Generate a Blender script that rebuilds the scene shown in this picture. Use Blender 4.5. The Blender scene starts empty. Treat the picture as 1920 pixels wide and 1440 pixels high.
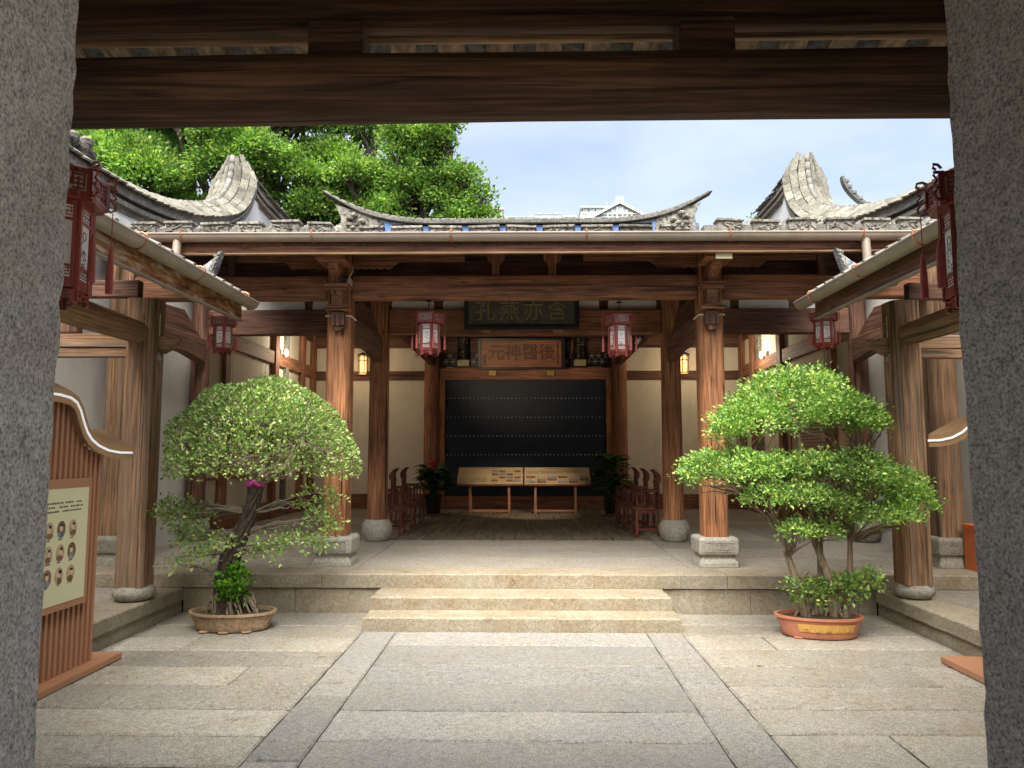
import bpy, bmesh, math, random
import numpy as np
from mathutils import Matrix, Vector, noise as mnoise

R = math.radians
random.seed(7)
rng = np.random.default_rng(11)
scene = bpy.context.scene
COL = scene.collection

# ------------------------------------------------------------------ camera
CAM_H = 1.93
cam_data = bpy.data.cameras.new('camera')
cam_data.sensor_width = 36.0
cam_data.lens = 26.25
cam_data.clip_start = 0.05
cam_data.clip_end = 3000.0
cam = bpy.data.objects.new('camera', cam_data)
COL.objects.link(cam)
cam.location = (0, 0, CAM_H)
cam.rotation_euler = (R(90 + 5.386), 0, R(1.11))
scene.camera = cam

# ------------------------------------------------------------------ sky, sun, exposure
SUN_EL, SUN_AZ = R(60), R(-170)        # azimuth measured from +Y towards +X: behind the camera, to the left
world = bpy.data.worlds.new('World')
scene.world = world
world.use_nodes = True
wt = world.node_tree
for n in list(wt.nodes):
    wt.nodes.remove(n)
w_out = wt.nodes.new('ShaderNodeOutputWorld')
w_bg = wt.nodes.new('ShaderNodeBackground')
w_bg.inputs['Strength'].default_value = 0.080
w_sky = wt.nodes.new('ShaderNodeTexSky')
w_sky.sky_type = 'NISHITA'
w_sky.sun_disc = False
w_sky.sun_elevation = SUN_EL
w_sky.sun_rotation = SUN_AZ
w_sky.air_density = 1.0
w_sky.dust_density = 1.6
w_sky.ozone_density = 1.2
w_tc = wt.nodes.new('ShaderNodeTexCoord')
w_map = wt.nodes.new('ShaderNodeMapping')
w_map.inputs['Scale'].default_value = (1.0, 1.0, 2.6)
w_map.inputs['Location'].default_value = (3.1, 0.4, 0.2)
w_noise = wt.nodes.new('ShaderNodeTexNoise')
w_noise.inputs['Scale'].default_value = 2.2
w_noise.inputs['Detail'].default_value = 5
w_noise.inputs['Roughness'].default_value = 0.55
w_ramp = wt.nodes.new('ShaderNodeValToRGB')
w_ramp.color_ramp.elements[0].position = 0.28
w_ramp.color_ramp.elements[0].color = (0.30, 0.30, 0.30, 1)
w_ramp.color_ramp.elements[1].position = 0.68
w_ramp.color_ramp.elements[1].color = (0.95, 0.95, 0.95, 1)
w_mix = wt.nodes.new('ShaderNodeMixRGB')
w_mix.inputs['Color2'].default_value = (3.95, 4.3, 4.75, 1)
L = wt.links.new
L(w_tc.outputs['Generated'], w_map.inputs['Vector'])
L(w_map.outputs['Vector'], w_noise.inputs['Vector'])
L(w_noise.outputs['Fac'], w_ramp.inputs['Fac'])
L(w_ramp.outputs['Color'], w_mix.inputs['Fac'])
L(w_sky.outputs['Color'], w_mix.inputs['Color1'])
L(w_mix.outputs['Color'], w_bg.inputs['Color'])
L(w_bg.outputs['Background'], w_out.inputs['Surface'])

sun_d = bpy.data.lights.new('sun', 'SUN')
sun_d.energy = 3.9
sun_d.angle = R(58)
sun_d.color = (1.0, 0.93, 0.82)
sun = bpy.data.objects.new('sun', sun_d)
COL.objects.link(sun)
to_sun = Vector((math.sin(SUN_AZ) * math.cos(SUN_EL), math.cos(SUN_AZ) * math.cos(SUN_EL), math.sin(SUN_EL)))
sun.rotation_euler = to_sun.to_track_quat('Z', 'Y').to_euler()
sun.location = to_sun * 40

scene.view_settings.view_transform = 'Standard'
scene.view_settings.look = 'None'
scene.view_settings.gamma = 1.0
scene.view_settings.exposure = 1.65
scene.render.engine = 'CYCLES'
scene.cycles.use_denoising = True
scene.cycles.use_adaptive_sampling = True
scene.cycles.adaptive_threshold = 0.02
scene.cycles.max_bounces = 8
scene.cycles.diffuse_bounces = 5
scene.cycles.caustics_reflective = False
scene.cycles.caustics_refractive = False
scene.cycles.sample_clamp_indirect = 6.0

# ------------------------------------------------------------------ materials
class NT:
    """small helper around one material's node tree"""
    def __init__(self, name):
        self.m = bpy.data.materials.new(name)
        self.m.use_nodes = True
        self.t = self.m.node_tree
        self.b = self.t.nodes['Principled BSDF']
        self.tc = None
    def n(self, typ, **kw):
        x = self.t.nodes.new(typ)
        for k, v in kw.items():
            setattr(x, k, v)
        return x
    def l(self, a, b):
        self.t.links.new(a, b)
    def coords(self, scale=(1, 1, 1), rand=True):
        tc = self.n('ShaderNodeTexCoord')
        mp = self.n('ShaderNodeMapping')
        mp.inputs['Scale'].default_value = scale
        if rand:
            oi = self.n('ShaderNodeObjectInfo')
            mul = self.n('ShaderNodeMath', operation='MULTIPLY')
            mul.inputs[1].default_value = 37.0
            add = self.n('ShaderNodeVectorMath', operation='ADD')
            self.l(oi.outputs['Random'], mul.inputs[0])
            self.l(tc.outputs['Object'], add.inputs[0])
            self.l(mul.outputs[0], add.inputs[1])
            self.l(add.outputs[0], mp.inputs['Vector'])
        else:
            self.l(tc.outputs['Object'], mp.inputs['Vector'])
        return mp.outputs['Vector']
    def noise(self, vec, scale, detail=4, rough=0.55, dist=0.0):
        x = self.n('ShaderNodeTexNoise')
        x.inputs['Scale'].default_value = scale
        x.inputs['Detail'].default_value = detail
        x.inputs['Roughness'].default_value = rough
        x.inputs['Distortion'].default_value = dist
        self.l(vec, x.inputs['Vector'])
        return x.outputs['Fac']
    def ramp(self, fac, stops):
        r = self.n('ShaderNodeValToRGB')
        el = r.color_ramp.elements
        while len(el) < len(stops):
            el.new(0.5)
        for e, (p, c) in zip(el, stops):
            e.position = p
            e.color = (c[0], c[1], c[2], 1) if not isinstance(c, (int, float)) else (c, c, c, 1)
        self.l(fac, r.inputs['Fac'])
        return r.outputs['Color']
    def mix(self, fac, a, b, mode='MIX'):
        x = self.n('ShaderNodeMixRGB', blend_type=mode)
        for sock, v in (('Fac', fac), ('Color1', a), ('Color2', b)):
            if isinstance(v, (int, float)):
                x.inputs[sock].default_value = v if sock == 'Fac' else (v, v, v, 1)
            elif isinstance(v, tuple):
                x.inputs[sock].default_value = (*v, 1)
            else:
                self.l(v, x.inputs[sock])
        return x.outputs['Color']
    def objrand(self):
        return self.n('ShaderNodeObjectInfo').outputs['Random']
    def bump(self, h, strength=0.3, dist=0.01):
        b = self.n('ShaderNodeBump')
        b.inputs['Strength'].default_value = strength
        b.inputs['Distance'].default_value = dist
        self.l(h, b.inputs['Height'])
        self.l(b.outputs['Normal'], self.b.inputs['Normal'])
    def done(self, col, rough=0.6, spec=0.4):
        if isinstance(col, tuple):
            self.b.inputs['Base Color'].default_value = (*col, 1)
        else:
            self.l(col, self.b.inputs['Base Color'])
        if isinstance(rough, (int, float)):
            self.b.inputs['Roughness'].default_value = rough
        else:
            self.l(rough, self.b.inputs['Roughness'])
        self.b.inputs['Specular IOR Level'].default_value = spec
        return self.m

def wood(name, axis, dark, light, rough=0.55, crack=0.6, fine=1.0, grey=None):
    t = NT(name)
    s = [14.0 * fine] * 3
    s[axis] = 0.7
    v = t.coords(tuple(s))
    a = t.noise(v, 1.6, 6, 0.6, 1.2)
    s2 = [60.0 * fine] * 3
    s2[axis] = 1.6
    v2 = t.coords(tuple(s2))
    b = t.noise(v2, 1.0, 4, 0.6)
    mid = tuple((d + l_) / 2 for d, l_ in zip(dark, light))
    ca = t.ramp(a, [(0.3, dark), (0.5, mid), (0.68, light)])
    cb = t.ramp(b, [(0.32, 0.28), (0.60, 1.25)])
    c = t.mix(0.75, ca, cb, 'MULTIPLY')
    # long drying cracks
    s3 = [16.0] * 3
    s3[axis] = 0.35
    v3 = t.coords(tuple(s3))
    cr = t.noise(v3, 1.0, 3, 0.5, 0.6)
    crm = t.ramp(cr, [(0.335, 0.0), (0.37, 1.0)])
    c = t.mix(crack, c, t.mix(1.0, c, crm, 'MULTIPLY'))
    # knots
    s5 = [5.5] * 3
    s5[axis] = 1.7
    kv = t.n('ShaderNodeTexVoronoi')
    kv.inputs['Scale'].default_value = 1.0
    t.l(t.coords(tuple(s5)), kv.inputs['Vector'])
    c = t.mix(0.8, c, t.mix(1.0, c, t.ramp(kv.outputs['Distance'], [(0.05, 0.25), (0.14, 1.0)]), 'MULTIPLY'))
    # broad weathering
    v4 = t.coords((0.8, 0.8, 0.8))
    w = t.noise(v4, 1.4, 4, 0.6)
    c = t.mix(1.0, c, t.ramp(w, [(0.3, 0.68), (0.7, 1.18)]), 'MULTIPLY')
    if grey:
        g = t.ramp(t.noise(v3, 0.8, 5, 0.6), [(0.42, 0.0), (0.68, 0.6)])
        c = t.mix(g, c, grey)
    hs = t.mix(0.5, crm, b)
    t.bump(hs, 0.35, 0.006)
    return t.done(c, rough, 0.35)

def granite(name, c1, c2, spot=0.5, grain=55.0, stain=(0.30, 0.22, 0.12), stain_amt=0.5, rough=0.85, bump=0.35, tone=0.25, dark=0.25):
    t = NT(name)
    v = t.coords((1, 1, 1))
    big = t.noise(v, 0.9, 5, 0.6)
    base = t.mix(t.ramp(big, [(0.3, 0.0), (0.7, 1.0)]), c1, c2)
    st = t.noise(v, 2.1, 6, 0.65, 0.8)
    base = t.mix(t.mix(1.0, t.ramp(st, [(0.45, 0.0), (0.75, 1.0)]), stain_amt, 'MULTIPLY'), base, stain)
    g = t.noise(v, grain, 3, 0.7)
    gs = t.ramp(g, [(0.34, dark), (0.5, 0.95), (0.68, 1.35)])
    c = t.mix(spot, base, t.mix(1.0, base, gs, 'MULTIPLY'))
    g2 = t.noise(v, grain * 0.3, 4, 0.6)
    c = t.mix(0.55, c, t.mix(1.0, c, t.ramp(g2, [(0.3, 0.6), (0.7, 1.3)]), 'MULTIPLY'))
    sp_ = t.noise(v, 5.5, 7, 0.7, 0.5)
    c = t.mix(1.0, c, t.ramp(sp_, [(0.30, 0.62), (0.40, 1.0)]), 'MULTIPLY')
    r = t.objrand()
    c = t.mix(1.0, c, t.ramp(r, [(0.0, 1 - tone), (1.0, 1 + tone * 0.6)]), 'MULTIPLY')
    t.bump(g, bump, 0.006)
    return t.done(c, rough, 0.3)

def plain(name, col, rough=0.6, metal=0.0, var=0.12, scale=3.0, spec=0.4, bump=0.0, bscale=40.0):
    t = NT(name)
    v = t.coords((1, 1, 1))
    n_ = t.noise(v, scale, 5, 0.6)
    c = t.mix(1.0, t.mix(0.0, col, col), t.ramp(n_, [(0.25, 1 - var), (0.75, 1 + var)]), 'MULTIPLY')
    t.b.inputs['Metallic'].default_value = metal
    if bump:
        t.bump(t.noise(v, bscale, 4, 0.6), bump, 0.005)
    return t.done(c, rough, spec)

def plaster(name, col, dirt=(0.25, 0.22, 0.17), amt=0.35):
    t = NT(name)
    v = t.coords((1, 1, 1), rand=False)
    a = t.noise(v, 0.9, 6, 0.62)
    v2 = t.coords((2.6, 2.6, 0.5), rand=False)
    b = t.noise(v2, 1.5, 5, 0.6, 0.4)
    c = t.mix(t.mix(1.0, t.ramp(b, [(0.5, 0.0), (0.8, 1.0)]), amt, 'MULTIPLY'), col, dirt)
    c = t.mix(1.0, c, t.ramp(a, [(0.3, 0.88), (0.7, 1.06)]), 'MULTIPLY')
    t.bump(t.noise(v, 25.0, 4, 0.6), 0.12, 0.01)
    return t.done(c, 0.9, 0.15)

def emit(name, col, strength):
    t = NT(name)
    t.b.inputs['Emission Color'].default_value = (*col, 1)
    t.b.inputs['Emission Strength'].default_value = strength
    return t.done(col, 0.6, 0.2)

def leaf(name, stops, rough=0.5, trans=0.3, tcol=(1.35, 1.5, 0.6), spec=0.35):
    t = NT(name)
    g = t.n('ShaderNodeNewGeometry')
    c = t.ramp(g.outputs['Random Per Island'], stops)
    v = t.coords((1, 1, 1), rand=False)
    c = t.mix(1.0, c, t.ramp(t.noise(v, 1.1, 4, 0.6), [(0.35, 0.55), (0.65, 1.3)]), 'MULTIPLY')
    t.done(c, rough, spec)
    tr = t.n('ShaderNodeBsdfTranslucent')
    t.l(t.mix(1.0, c, tcol, 'MULTIPLY'), tr.inputs['Color'])
    ms = t.n('ShaderNodeMixShader')
    ms.inputs['Fac'].default_value = trans
    t.l(t.b.outputs['BSDF'], ms.inputs[1])
    t.l(tr.outputs['BSDF'], ms.inputs[2])
    out = [n for n in t.t.nodes if n.type == 'OUTPUT_MATERIAL'][0]
    t.l(ms.outputs['Shader'], out.inputs['Surface'])
    return t.m

M = {}
# timber; the letter is the axis the grain follows
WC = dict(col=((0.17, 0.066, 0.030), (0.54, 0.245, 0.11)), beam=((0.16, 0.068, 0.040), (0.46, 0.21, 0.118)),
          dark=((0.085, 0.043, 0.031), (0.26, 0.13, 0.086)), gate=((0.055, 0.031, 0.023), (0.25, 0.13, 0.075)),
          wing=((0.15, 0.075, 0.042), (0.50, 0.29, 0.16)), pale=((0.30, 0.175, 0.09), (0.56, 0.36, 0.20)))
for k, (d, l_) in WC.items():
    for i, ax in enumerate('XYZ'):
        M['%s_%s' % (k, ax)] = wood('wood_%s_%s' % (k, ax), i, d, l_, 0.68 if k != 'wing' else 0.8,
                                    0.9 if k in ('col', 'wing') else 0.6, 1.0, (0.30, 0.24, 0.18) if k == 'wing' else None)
M['floorboard'] = wood('wood_floorboard', 1, (0.13, 0.105, 0.075), (0.32, 0.265, 0.195), 0.6, 0.7, 1.0)
M['rosewood'] = wood('wood_rosewood', 2, (0.11, 0.036, 0.026), (0.38, 0.135, 0.09), 0.28, 0.3, 1.4)
M['lacquer'] = wood('wood_lacquer', 2, (0.24, 0.045, 0.035), (0.46, 0.115, 0.09), 0.28, 0.2, 1.4)
M['rafter'] = wood('wood_rafter', 1, (0.34, 0.25, 0.16), (0.60, 0.46, 0.31), 0.7, 0.3, 0.6)
_t = NT('peeling_fascia')
_v = _t.coords((9, 2.2, 9))
_n1 = _t.noise(_v, 1.3, 6, 0.65, 0.8)
_c = _t.ramp(_n1, [(0.32, (0.055, 0.028, 0.018)), (0.46, (0.26, 0.11, 0.05)), (0.55, (0.40, 0.22, 0.11)), (0.66, (0.62, 0.55, 0.44))])
_t.bump(_n1, 0.5, 0.01)
M['peeling'] = _t.done(_c, 0.85, 0.2)
M['rotten'] = wood('wood_rotten', 1, (0.045, 0.025, 0.015), (0.34, 0.19, 0.10), 0.75, 0.6, 0.45, (0.42, 0.30, 0.19))
# stone
M['path'] = granite('granite_path', (0.245, 0.243, 0.235), (0.305, 0.293, 0.268), 0.75, 80, (0.30, 0.25, 0.19), 0.5, tone=0.14)
M['paving'] = granite('granite_paving', (0.32, 0.305, 0.27), (0.41, 0.38, 0.32), 0.75, 80, (0.31, 0.255, 0.175), 0.7, tone=0.24)
M['step'] = granite('granite_step', (0.38, 0.345, 0.275), (0.33, 0.28, 0.20), 0.6, 85, (0.25, 0.165, 0.085), 0.7, tone=0.14, bump=0.6)
M['floorstone'] = granite('granite_floor', (0.30, 0.28, 0.25), (0.36, 0.33, 0.28), 0.5, 65, (0.26, 0.20, 0.13), 0.5, tone=0.15)
M['basestone'] = granite('granite_base', (0.42, 0.40, 0.35), (0.36, 0.34, 0.29), 0.6, 60, (0.27, 0.23, 0.16), 0.5, tone=0.1)
M['jamb'] = granite('granite_jamb', (0.56, 0.55, 0.535), (0.66, 0.65, 0.63), 0.85, 120, (0.36, 0.31, 0.24), 0.5, tone=0.05, bump=0.5, dark=0.22)
M['joint'] = plain('joint_dirt', (0.02, 0.019, 0.015), 0.95, 0, 0.4, 6.0)
M['tile'] = granite('roof_tile_grey', (0.20, 0.195, 0.185), (0.28, 0.275, 0.245), 0.7, 30, (0.10, 0.10, 0.085), 0.8, tone=0.25, bump=0.8)
M['coping'] = granite('coping_tile', (0.23, 0.22, 0.185), (0.30, 0.285, 0.235), 0.7, 35, (0.11, 0.105, 0.085), 0.9, tone=0.35, bump=0.8)
M['carved'] = granite('carved_clay', (0.25, 0.245, 0.22), (0.33, 0.315, 0.27), 1.0, 22, (0.10, 0.095, 0.075), 0.8, tone=0.2, bump=1.0, dark=0.1)
M['bluepaint'] = plain('faded_blue_paint', (0.16, 0.27, 0.55), 0.8, 0, 0.35, 14.0)
M['bluewhite'] = granite('blue_white_relief', (0.45, 0.47, 0.48), (0.30, 0.35, 0.42), 1.0, 26, (0.05, 0.06, 0.09), 0.9, tone=0.1, bump=0.8, dark=0.08)
# plaster
M['white'] = plaster('plaster_white', (0.82, 0.82, 0.79), (0.36, 0.34, 0.30), 0.3)
M['cream'] = plaster('plaster_cream', (0.84, 0.78, 0.66), (0.42, 0.36, 0.25), 0.3)
M['gable'] = plaster('plaster_gable', (0.70, 0.72, 0.73), (0.30, 0.30, 0.28), 0.5)
# metal and small materials
M['gutter'] = plain('gutter_painted_metal', (0.36, 0.30, 0.245), 0.4, 0.15, 0.22, 2.5)
M['copper'] = plain('copper_bracket', (0.42, 0.20, 0.12), 0.45, 0.6, 0.3, 12)
M['black'] = plain('black_metal', (0.015, 0.015, 0.017), 0.4, 0.3, 0.2)
M['screen'] = granite('black_screen', (0.012, 0.019, 0.038), (0.016, 0.025, 0.048), 0.4, 60, (0.03, 0.03, 0.035), 0.3, 0.5, 0.1, 0.0)
M['stud'] = plain('stud_metal', (0.75, 0.75, 0.75), 0.3, 0.6, 0.1)
M['ink'] = plain('print_ink', (0.03, 0.025, 0.022), 0.7)
M['gold'] = plain('old_gilding', (0.42, 0.27, 0.09), 0.5, 0.3, 0.4, 20)
M['oldgold'] = plain('worn_gilding', (0.26, 0.20, 0.10), 0.6, 0.1, 0.5, 20)
M['glasspanel'] = plain('lantern_glass', (0.88, 0.86, 0.82), 0.35, 0, 0.08, 14)
M['glassink'] = plain('lantern_drawing', (0.10, 0.10, 0.10), 0.6)
M['silver'] = plain('lantern_fret', (0.55, 0.50, 0.46), 0.5, 0, 0.25, 30)
M['tassel'] = plain('tassel_silk', (0.48, 0.12, 0.11), 0.75, 0, 0.25, 30)
M['standwood'] = plain('stand_laminate', (0.40, 0.195, 0.11), 0.45, 0, 0.06, 2)
M['standdark'] = plain('stand_dark_laminate', (0.11, 0.036, 0.026), 0.5, 0, 0.08, 2)
M['standcap'] = plain('stand_cap_laminate', (0.40, 0.235, 0.12), 0.4, 0, 0.05, 2)
M['paper'] = plain('cream_print', (0.66, 0.63, 0.40), 0.6, 0, 0.03, 2)
M['pinkboard'] = plain('pink_board', (0.66, 0.47, 0.33), 0.6, 0, 0.04, 2)
M['red'] = plain('red_print', (0.50, 0.06, 0.04), 0.6)
M['orange'] = plain('orange_box', (0.72, 0.18, 0.05), 0.4, 0, 0.06, 2)
M['whiteprint'] = plain('white_print', (0.8, 0.8, 0.8), 0.5)
M['led'] = emit('led_strip', (0.95, 0.97, 1.0), 0.12)
M['sconceglass'] = emit('sconce_glass', (1.0, 0.55, 0.20), 0.55)
M['globe'] = emit('lamp_globe', (1.0, 0.92, 0.8), 0.4)
M['terracotta'] = plain('glazed_terracotta', (0.52, 0.21, 0.13), 0.45, 0, 0.2, 6, bump=0.1)
M['yellowglaze'] = plain('yellow_glaze', (0.68, 0.40, 0.10), 0.4, 0, 0.15, 6)
M['claypot'] = granite('weathered_clay', (0.36, 0.24, 0.14), (0.46, 0.33, 0.21), 0.5, 30, (0.20, 0.15, 0.10), 0.7, tone=0.05)
M['soil'] = plain('soil', (0.06, 0.045, 0.03), 0.95, 0, 0.5, 20, bump=0.8, bscale=60)
M['bark_dark'] = wood('bark_dark', 2, (0.030, 0.022, 0.016), (0.14, 0.105, 0.08), 0.9, 0.9, 1.6)
M['bark_pale'] = wood('bark_pale', 2, (0.16, 0.12, 0.08), (0.42, 0.34, 0.24), 0.85, 0.6, 1.4)
M['twig'] = plain('twig', (0.19, 0.155, 0.12), 0.85, 0, 0.3, 20)
M['pink'] = plain('pink_ribbon', (0.62, 0.06, 0.36), 0.6, 0, 0.2, 30)
M['brownpaper'] = plain('photo_print_brown', (0.20, 0.11, 0.06), 0.6, 0, 0.5, 16)
M['sepia'] = plain('photo_print_sepia', (0.45, 0.33, 0.20), 0.6, 0, 0.35, 18)
M['blueprint'] = plain('photo_print_blue', (0.20, 0.23, 0.26), 0.6, 0, 0.6, 14)
M['concrete'] = plaster('far_hazed_render', (0.66, 0.65, 0.61), (0.48, 0.47, 0.44), 0.4)  # far wall colour paled: distance haze is put into it
M['farglass'] = plain('far_glass', (0.42, 0.48, 0.50), 0.15, 0, 0.2, 1.0, 0.6)
M['fargreen'] = plain('far_green_metal', (0.40, 0.44, 0.43), 0.5)
M['leaf_tree'] = leaf('leaf_tree', [(0.0, (0.07, 0.17, 0.045)), (0.4, (0.16, 0.31, 0.07)), (0.75, (0.29, 0.45, 0.095)), (1.0, (0.44, 0.55, 0.14))], 0.5, 0.36)
M['leaf_dome'] = leaf('leaf_dome', [(0.0, (0.12, 0.26, 0.06)), (0.4, (0.25, 0.41, 0.11)), (0.75, (0.42, 0.52, 0.18)), (1.0, (0.56, 0.56, 0.28))], 0.35, 0.2)
M['leaf_pad'] = leaf('leaf_pad', [(0.0, (0.10, 0.23, 0.06)), (0.45, (0.22, 0.41, 0.10)), (0.8, (0.42, 0.58, 0.14)), (1.0, (0.60, 0.68, 0.20))], 0.32, 0.22)
M['leaf_fern'] = leaf('leaf_fern', [(0.0, (0.05, 0.16, 0.012)), (1.0, (0.12, 0.28, 0.02))], 0.4, 0.3)
M['leaf_dark'] = leaf('leaf_house_plant', [(0.0, (0.025, 0.09, 0.02)), (1.0, (0.06, 0.17, 0.035))], 0.35, 0.15)
M['flower'] = plain('red_flower', (0.65, 0.03, 0.04), 0.3)
M['water_stain'] = plain('dark_stain', (0.02, 0.02, 0.02), 0.9)
# ------------------------------------------------------------------ helpers
class MB:
    """collects simple shapes; build() links them as ONE mesh object"""
    def __init__(self):
        self.v, self.f = [], []
    def add(self, vs, fs):
        o = len(self.v)
        self.v += [tuple(p) for p in vs]
        self.f += [tuple(i + o for i in f) for f in fs]
        return self
    def box(self, x0, x1, y0, y1, z0, z1):
        return self.add([(x0, y0, z0), (x1, y0, z0), (x1, y1, z0), (x0, y1, z0), (x0, y0, z1), (x1, y0, z1), (x1, y1, z1), (x0, y1, z1)],
                        [(0, 3, 2, 1), (4, 5, 6, 7), (0, 1, 5, 4), (1, 2, 6, 5), (2, 3, 7, 6), (3, 0, 4, 7)])
    def mbox(self, mat, sx, sy, sz):
        c = [mat @ Vector((a * sx / 2, b * sy / 2, d * sz / 2)) for d in (-1, 1) for a, b in ((-1, -1), (1, -1), (1, 1), (-1, 1))]
        return self.add(c, [(0, 3, 2, 1), (4, 5, 6, 7), (0, 1, 5, 4), (1, 2, 6, 5), (2, 3, 7, 6), (3, 0, 4, 7)])
    def prism(self, poly, axis, a, b):
        """poly: list of 2-D points in the plane of the two other axes (in xyz order)"""
        n = len(poly)
        def pt(p, t):
            return {0: (t, p[0], p[1]), 1: (p[0], t, p[1]), 2: (p[0], p[1], t)}[axis]
        vs = [pt(p, a) for p in poly] + [pt(p, b) for p in poly]
        fs = [tuple(range(n))[::-1], tuple(range(n, 2 * n))] + [(i, (i + 1) % n, n + (i + 1) % n, n + i) for i in range(n)]
        return self.add(vs, fs)
    def tube(self, path, radii, n=8, caps=True):
        path = [Vector(p) for p in path]
        if isinstance(radii, (int, float)):
            radii = [radii] * len(path)
        vs, fs = [], []
        ref = Vector((0.31, 0.17, 0.93))
        for i, p in enumerate(path):
            t = (path[min(i + 1, len(path) - 1)] - path[max(i - 1, 0)]).normalized()
            if abs(t.dot(ref)) > 0.97:
                ref = Vector((0.9, 0.3, 0.1))
            a = t.cross(ref).normalized()
            b = t.cross(a)
            for k in range(n):
                an = 2 * math.pi * k / n
                vs.append(p + (a * math.cos(an) + b * math.sin(an)) * radii[i])
        for i in range(len(path) - 1):
            for k in range(n):
                fs.append((i * n + k, i * n + (k + 1) % n, (i + 1) * n + (k + 1) % n, (i + 1) * n + k))
        if caps:
            fs.append(tuple(range(n))[::-1])
            fs.append(tuple(range((len(path) - 1) * n, len(path) * n)))
        return self.add(vs, fs)
    def lathe(self, c, prof, n=24, sx=1.0, sy=1.0):
        vs, fs = [], []
        for r, z in prof:
            for k in range(n):
                an = 2 * math.pi * (k + 0.5) / n
                vs.append((c[0] + r * sx * math.cos(an), c[1] + r * sy * math.sin(an), c[2] + z))
        m = len(prof)
        for i in range(m - 1):
            for k in range(n):
                fs.append((i * n + k, i * n + (k + 1) % n, (i + 1) * n + (k + 1) % n, (i + 1) * n + k))
        fs.append(tuple(range(n))[::-1])
        fs.append(tuple(range((m - 1) * n, m * n)))
        return self.add(vs, fs)
    def mesh(self, name, smooth=False):
        me = bpy.data.meshes.new(name)
        me.from_pydata(self.v, [], self.f)
        bm = bmesh.new()
        bm.from_mesh(me)
        bmesh.ops.recalc_face_normals(bm, faces=bm.faces)
        bm.to_mesh(me)
        bm.free()
        if smooth:
            me.polygons.foreach_set('use_smooth', [True] * len(me.polygons))
        me.update()
        return me
    def build(self, name, mat, parent=None, smooth=False, bevel=0.0, seg=2, sharp=40):
        return link(self.mesh(name, smooth), name, mat, parent, bevel, seg, smooth, sharp)

def link(me, name, mat, parent=None, bevel=0.0, seg=2, smooth=False, sharp=40):
    o = bpy.data.objects.new(name, me)
    COL.objects.link(o)
    if mat and not me.materials:
        me.materials.append(M[mat] if isinstance(mat, str) else mat)
    if parent is not None:
        adopt(o, parent)
    if smooth and sharp:
        me.set_sharp_from_angle(angle=R(sharp))
    if bevel:
        b = o.modifiers.new('bevel', 'BEVEL')
        b.width = bevel
        b.segments = seg
        b.limit_method = 'ANGLE'
        b.angle_limit = R(35)
    return o

def world_of(o):
    m = Matrix.LocRotScale(o.location, o.rotation_euler, o.scale)
    return world_of(o.parent) @ o.matrix_parent_inverse @ m if o.parent else m

def adopt(o, parent):
    o.parent = parent
    o.matrix_parent_inverse = world_of(parent).inverted()
    return o

def tag(o, label=None, cat=None, group=None, kind=None):
    if label: o['label'] = label
    if cat: o['category'] = cat
    if group: o['group'] = group
    if kind: o['kind'] = kind
    return o

def thing(name, loc, label, cat, group=None):
    o = bpy.data.objects.new(name, None)
    o.empty_display_size = 0.2
    COL.objects.link(o)
    o.location = loc
    return tag(o, label, cat, group)

def struct(name, loc):
    o = bpy.data.objects.new(name, None)
    COL.objects.link(o)
    o.location = loc
    o['kind'] = 'structure'
    return o

def copy_tree(o, parent=None):
    c = o.copy()
    COL.objects.link(c)
    if parent is not None:
        c.parent = parent
        c.matrix_parent_inverse = o.matrix_parent_inverse.copy()
    for ch in list(o.children):
        copy_tree(ch, c)
    return c

def rot_to(d, up=Vector((0, 0, 1))):
    """matrix whose X axis follows d"""
    x = Vector(d).normalized()
    y = up.cross(x)
    if y.length < 1e-5:
        y = Vector((0, 1, 0))
    y.normalize()
    z = x.cross(y)
    return Matrix((x, y, z)).transposed().to_4x4()

def slab_mesh(x0, x1, y0, y1, z0, z1, jit=0.004, inset=0.014, drop=0.013, step=0.14, seed=0):
    """a hand-cut stone: wavering outline, worn top edge"""
    r = random.Random(seed)
    pts = []
    def side(ax, ay, bx, by):
        n = max(2, int(math.hypot(bx - ax, by - ay) / step))
        for i in range(n):
            t = i / n
            j = 0 if i == 0 else r.uniform(-jit, jit)
            nx, ny = (by - ay), -(bx - ax)
            l_ = math.hypot(nx, ny)
            pts.append((ax + (bx - ax) * t + nx / l_ * j, ay + (by - ay) * t + ny / l_ * j))
    side(x0, y0, x1, y0); side(x1, y0, x1, y1); side(x1, y1, x0, y1); side(x0, y1, x0, y0)
    cx, cy = (x0 + x1) / 2, (y0 + y1) / 2
    hx, hy = (x1 - x0) / 2, (y1 - y0) / 2
    n = len(pts)
    dz = [r.uniform(-0.25, 0.25) * drop for _ in range(n)]
    ring2 = [(cx + (px - cx) * (1 - inset * r.uniform(0.7, 1.4) / hx), cy + (py - cy) * (1 - inset * r.uniform(0.7, 1.4) / hy)) for px, py in pts]
    vs = [(px, py, z0) for px, py in pts] + [(px, py, z1 - drop + d) for (px, py), d in zip(pts, dz)] + [(px, py, z1) for px, py in ring2]
    fs = [(i, (i + 1) % n, n + (i + 1) % n, n + i) for i in range(n)] + [(n + i, n + (i + 1) % n, 2 * n + (i + 1) % n, 2 * n + i) for i in range(n)]
    fs.append(tuple(range(2 * n, 3 * n)))
    me = bpy.data.meshes.new('stone')
    me.from_pydata(vs, [], fs)
    me.update()
    return me

_seed = [100]
def slab(name, mat, parent, *box, **kw):
    _seed[0] += 1
    return link(slab_mesh(*box, seed=_seed[0], **kw), name, mat, parent)

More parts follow.
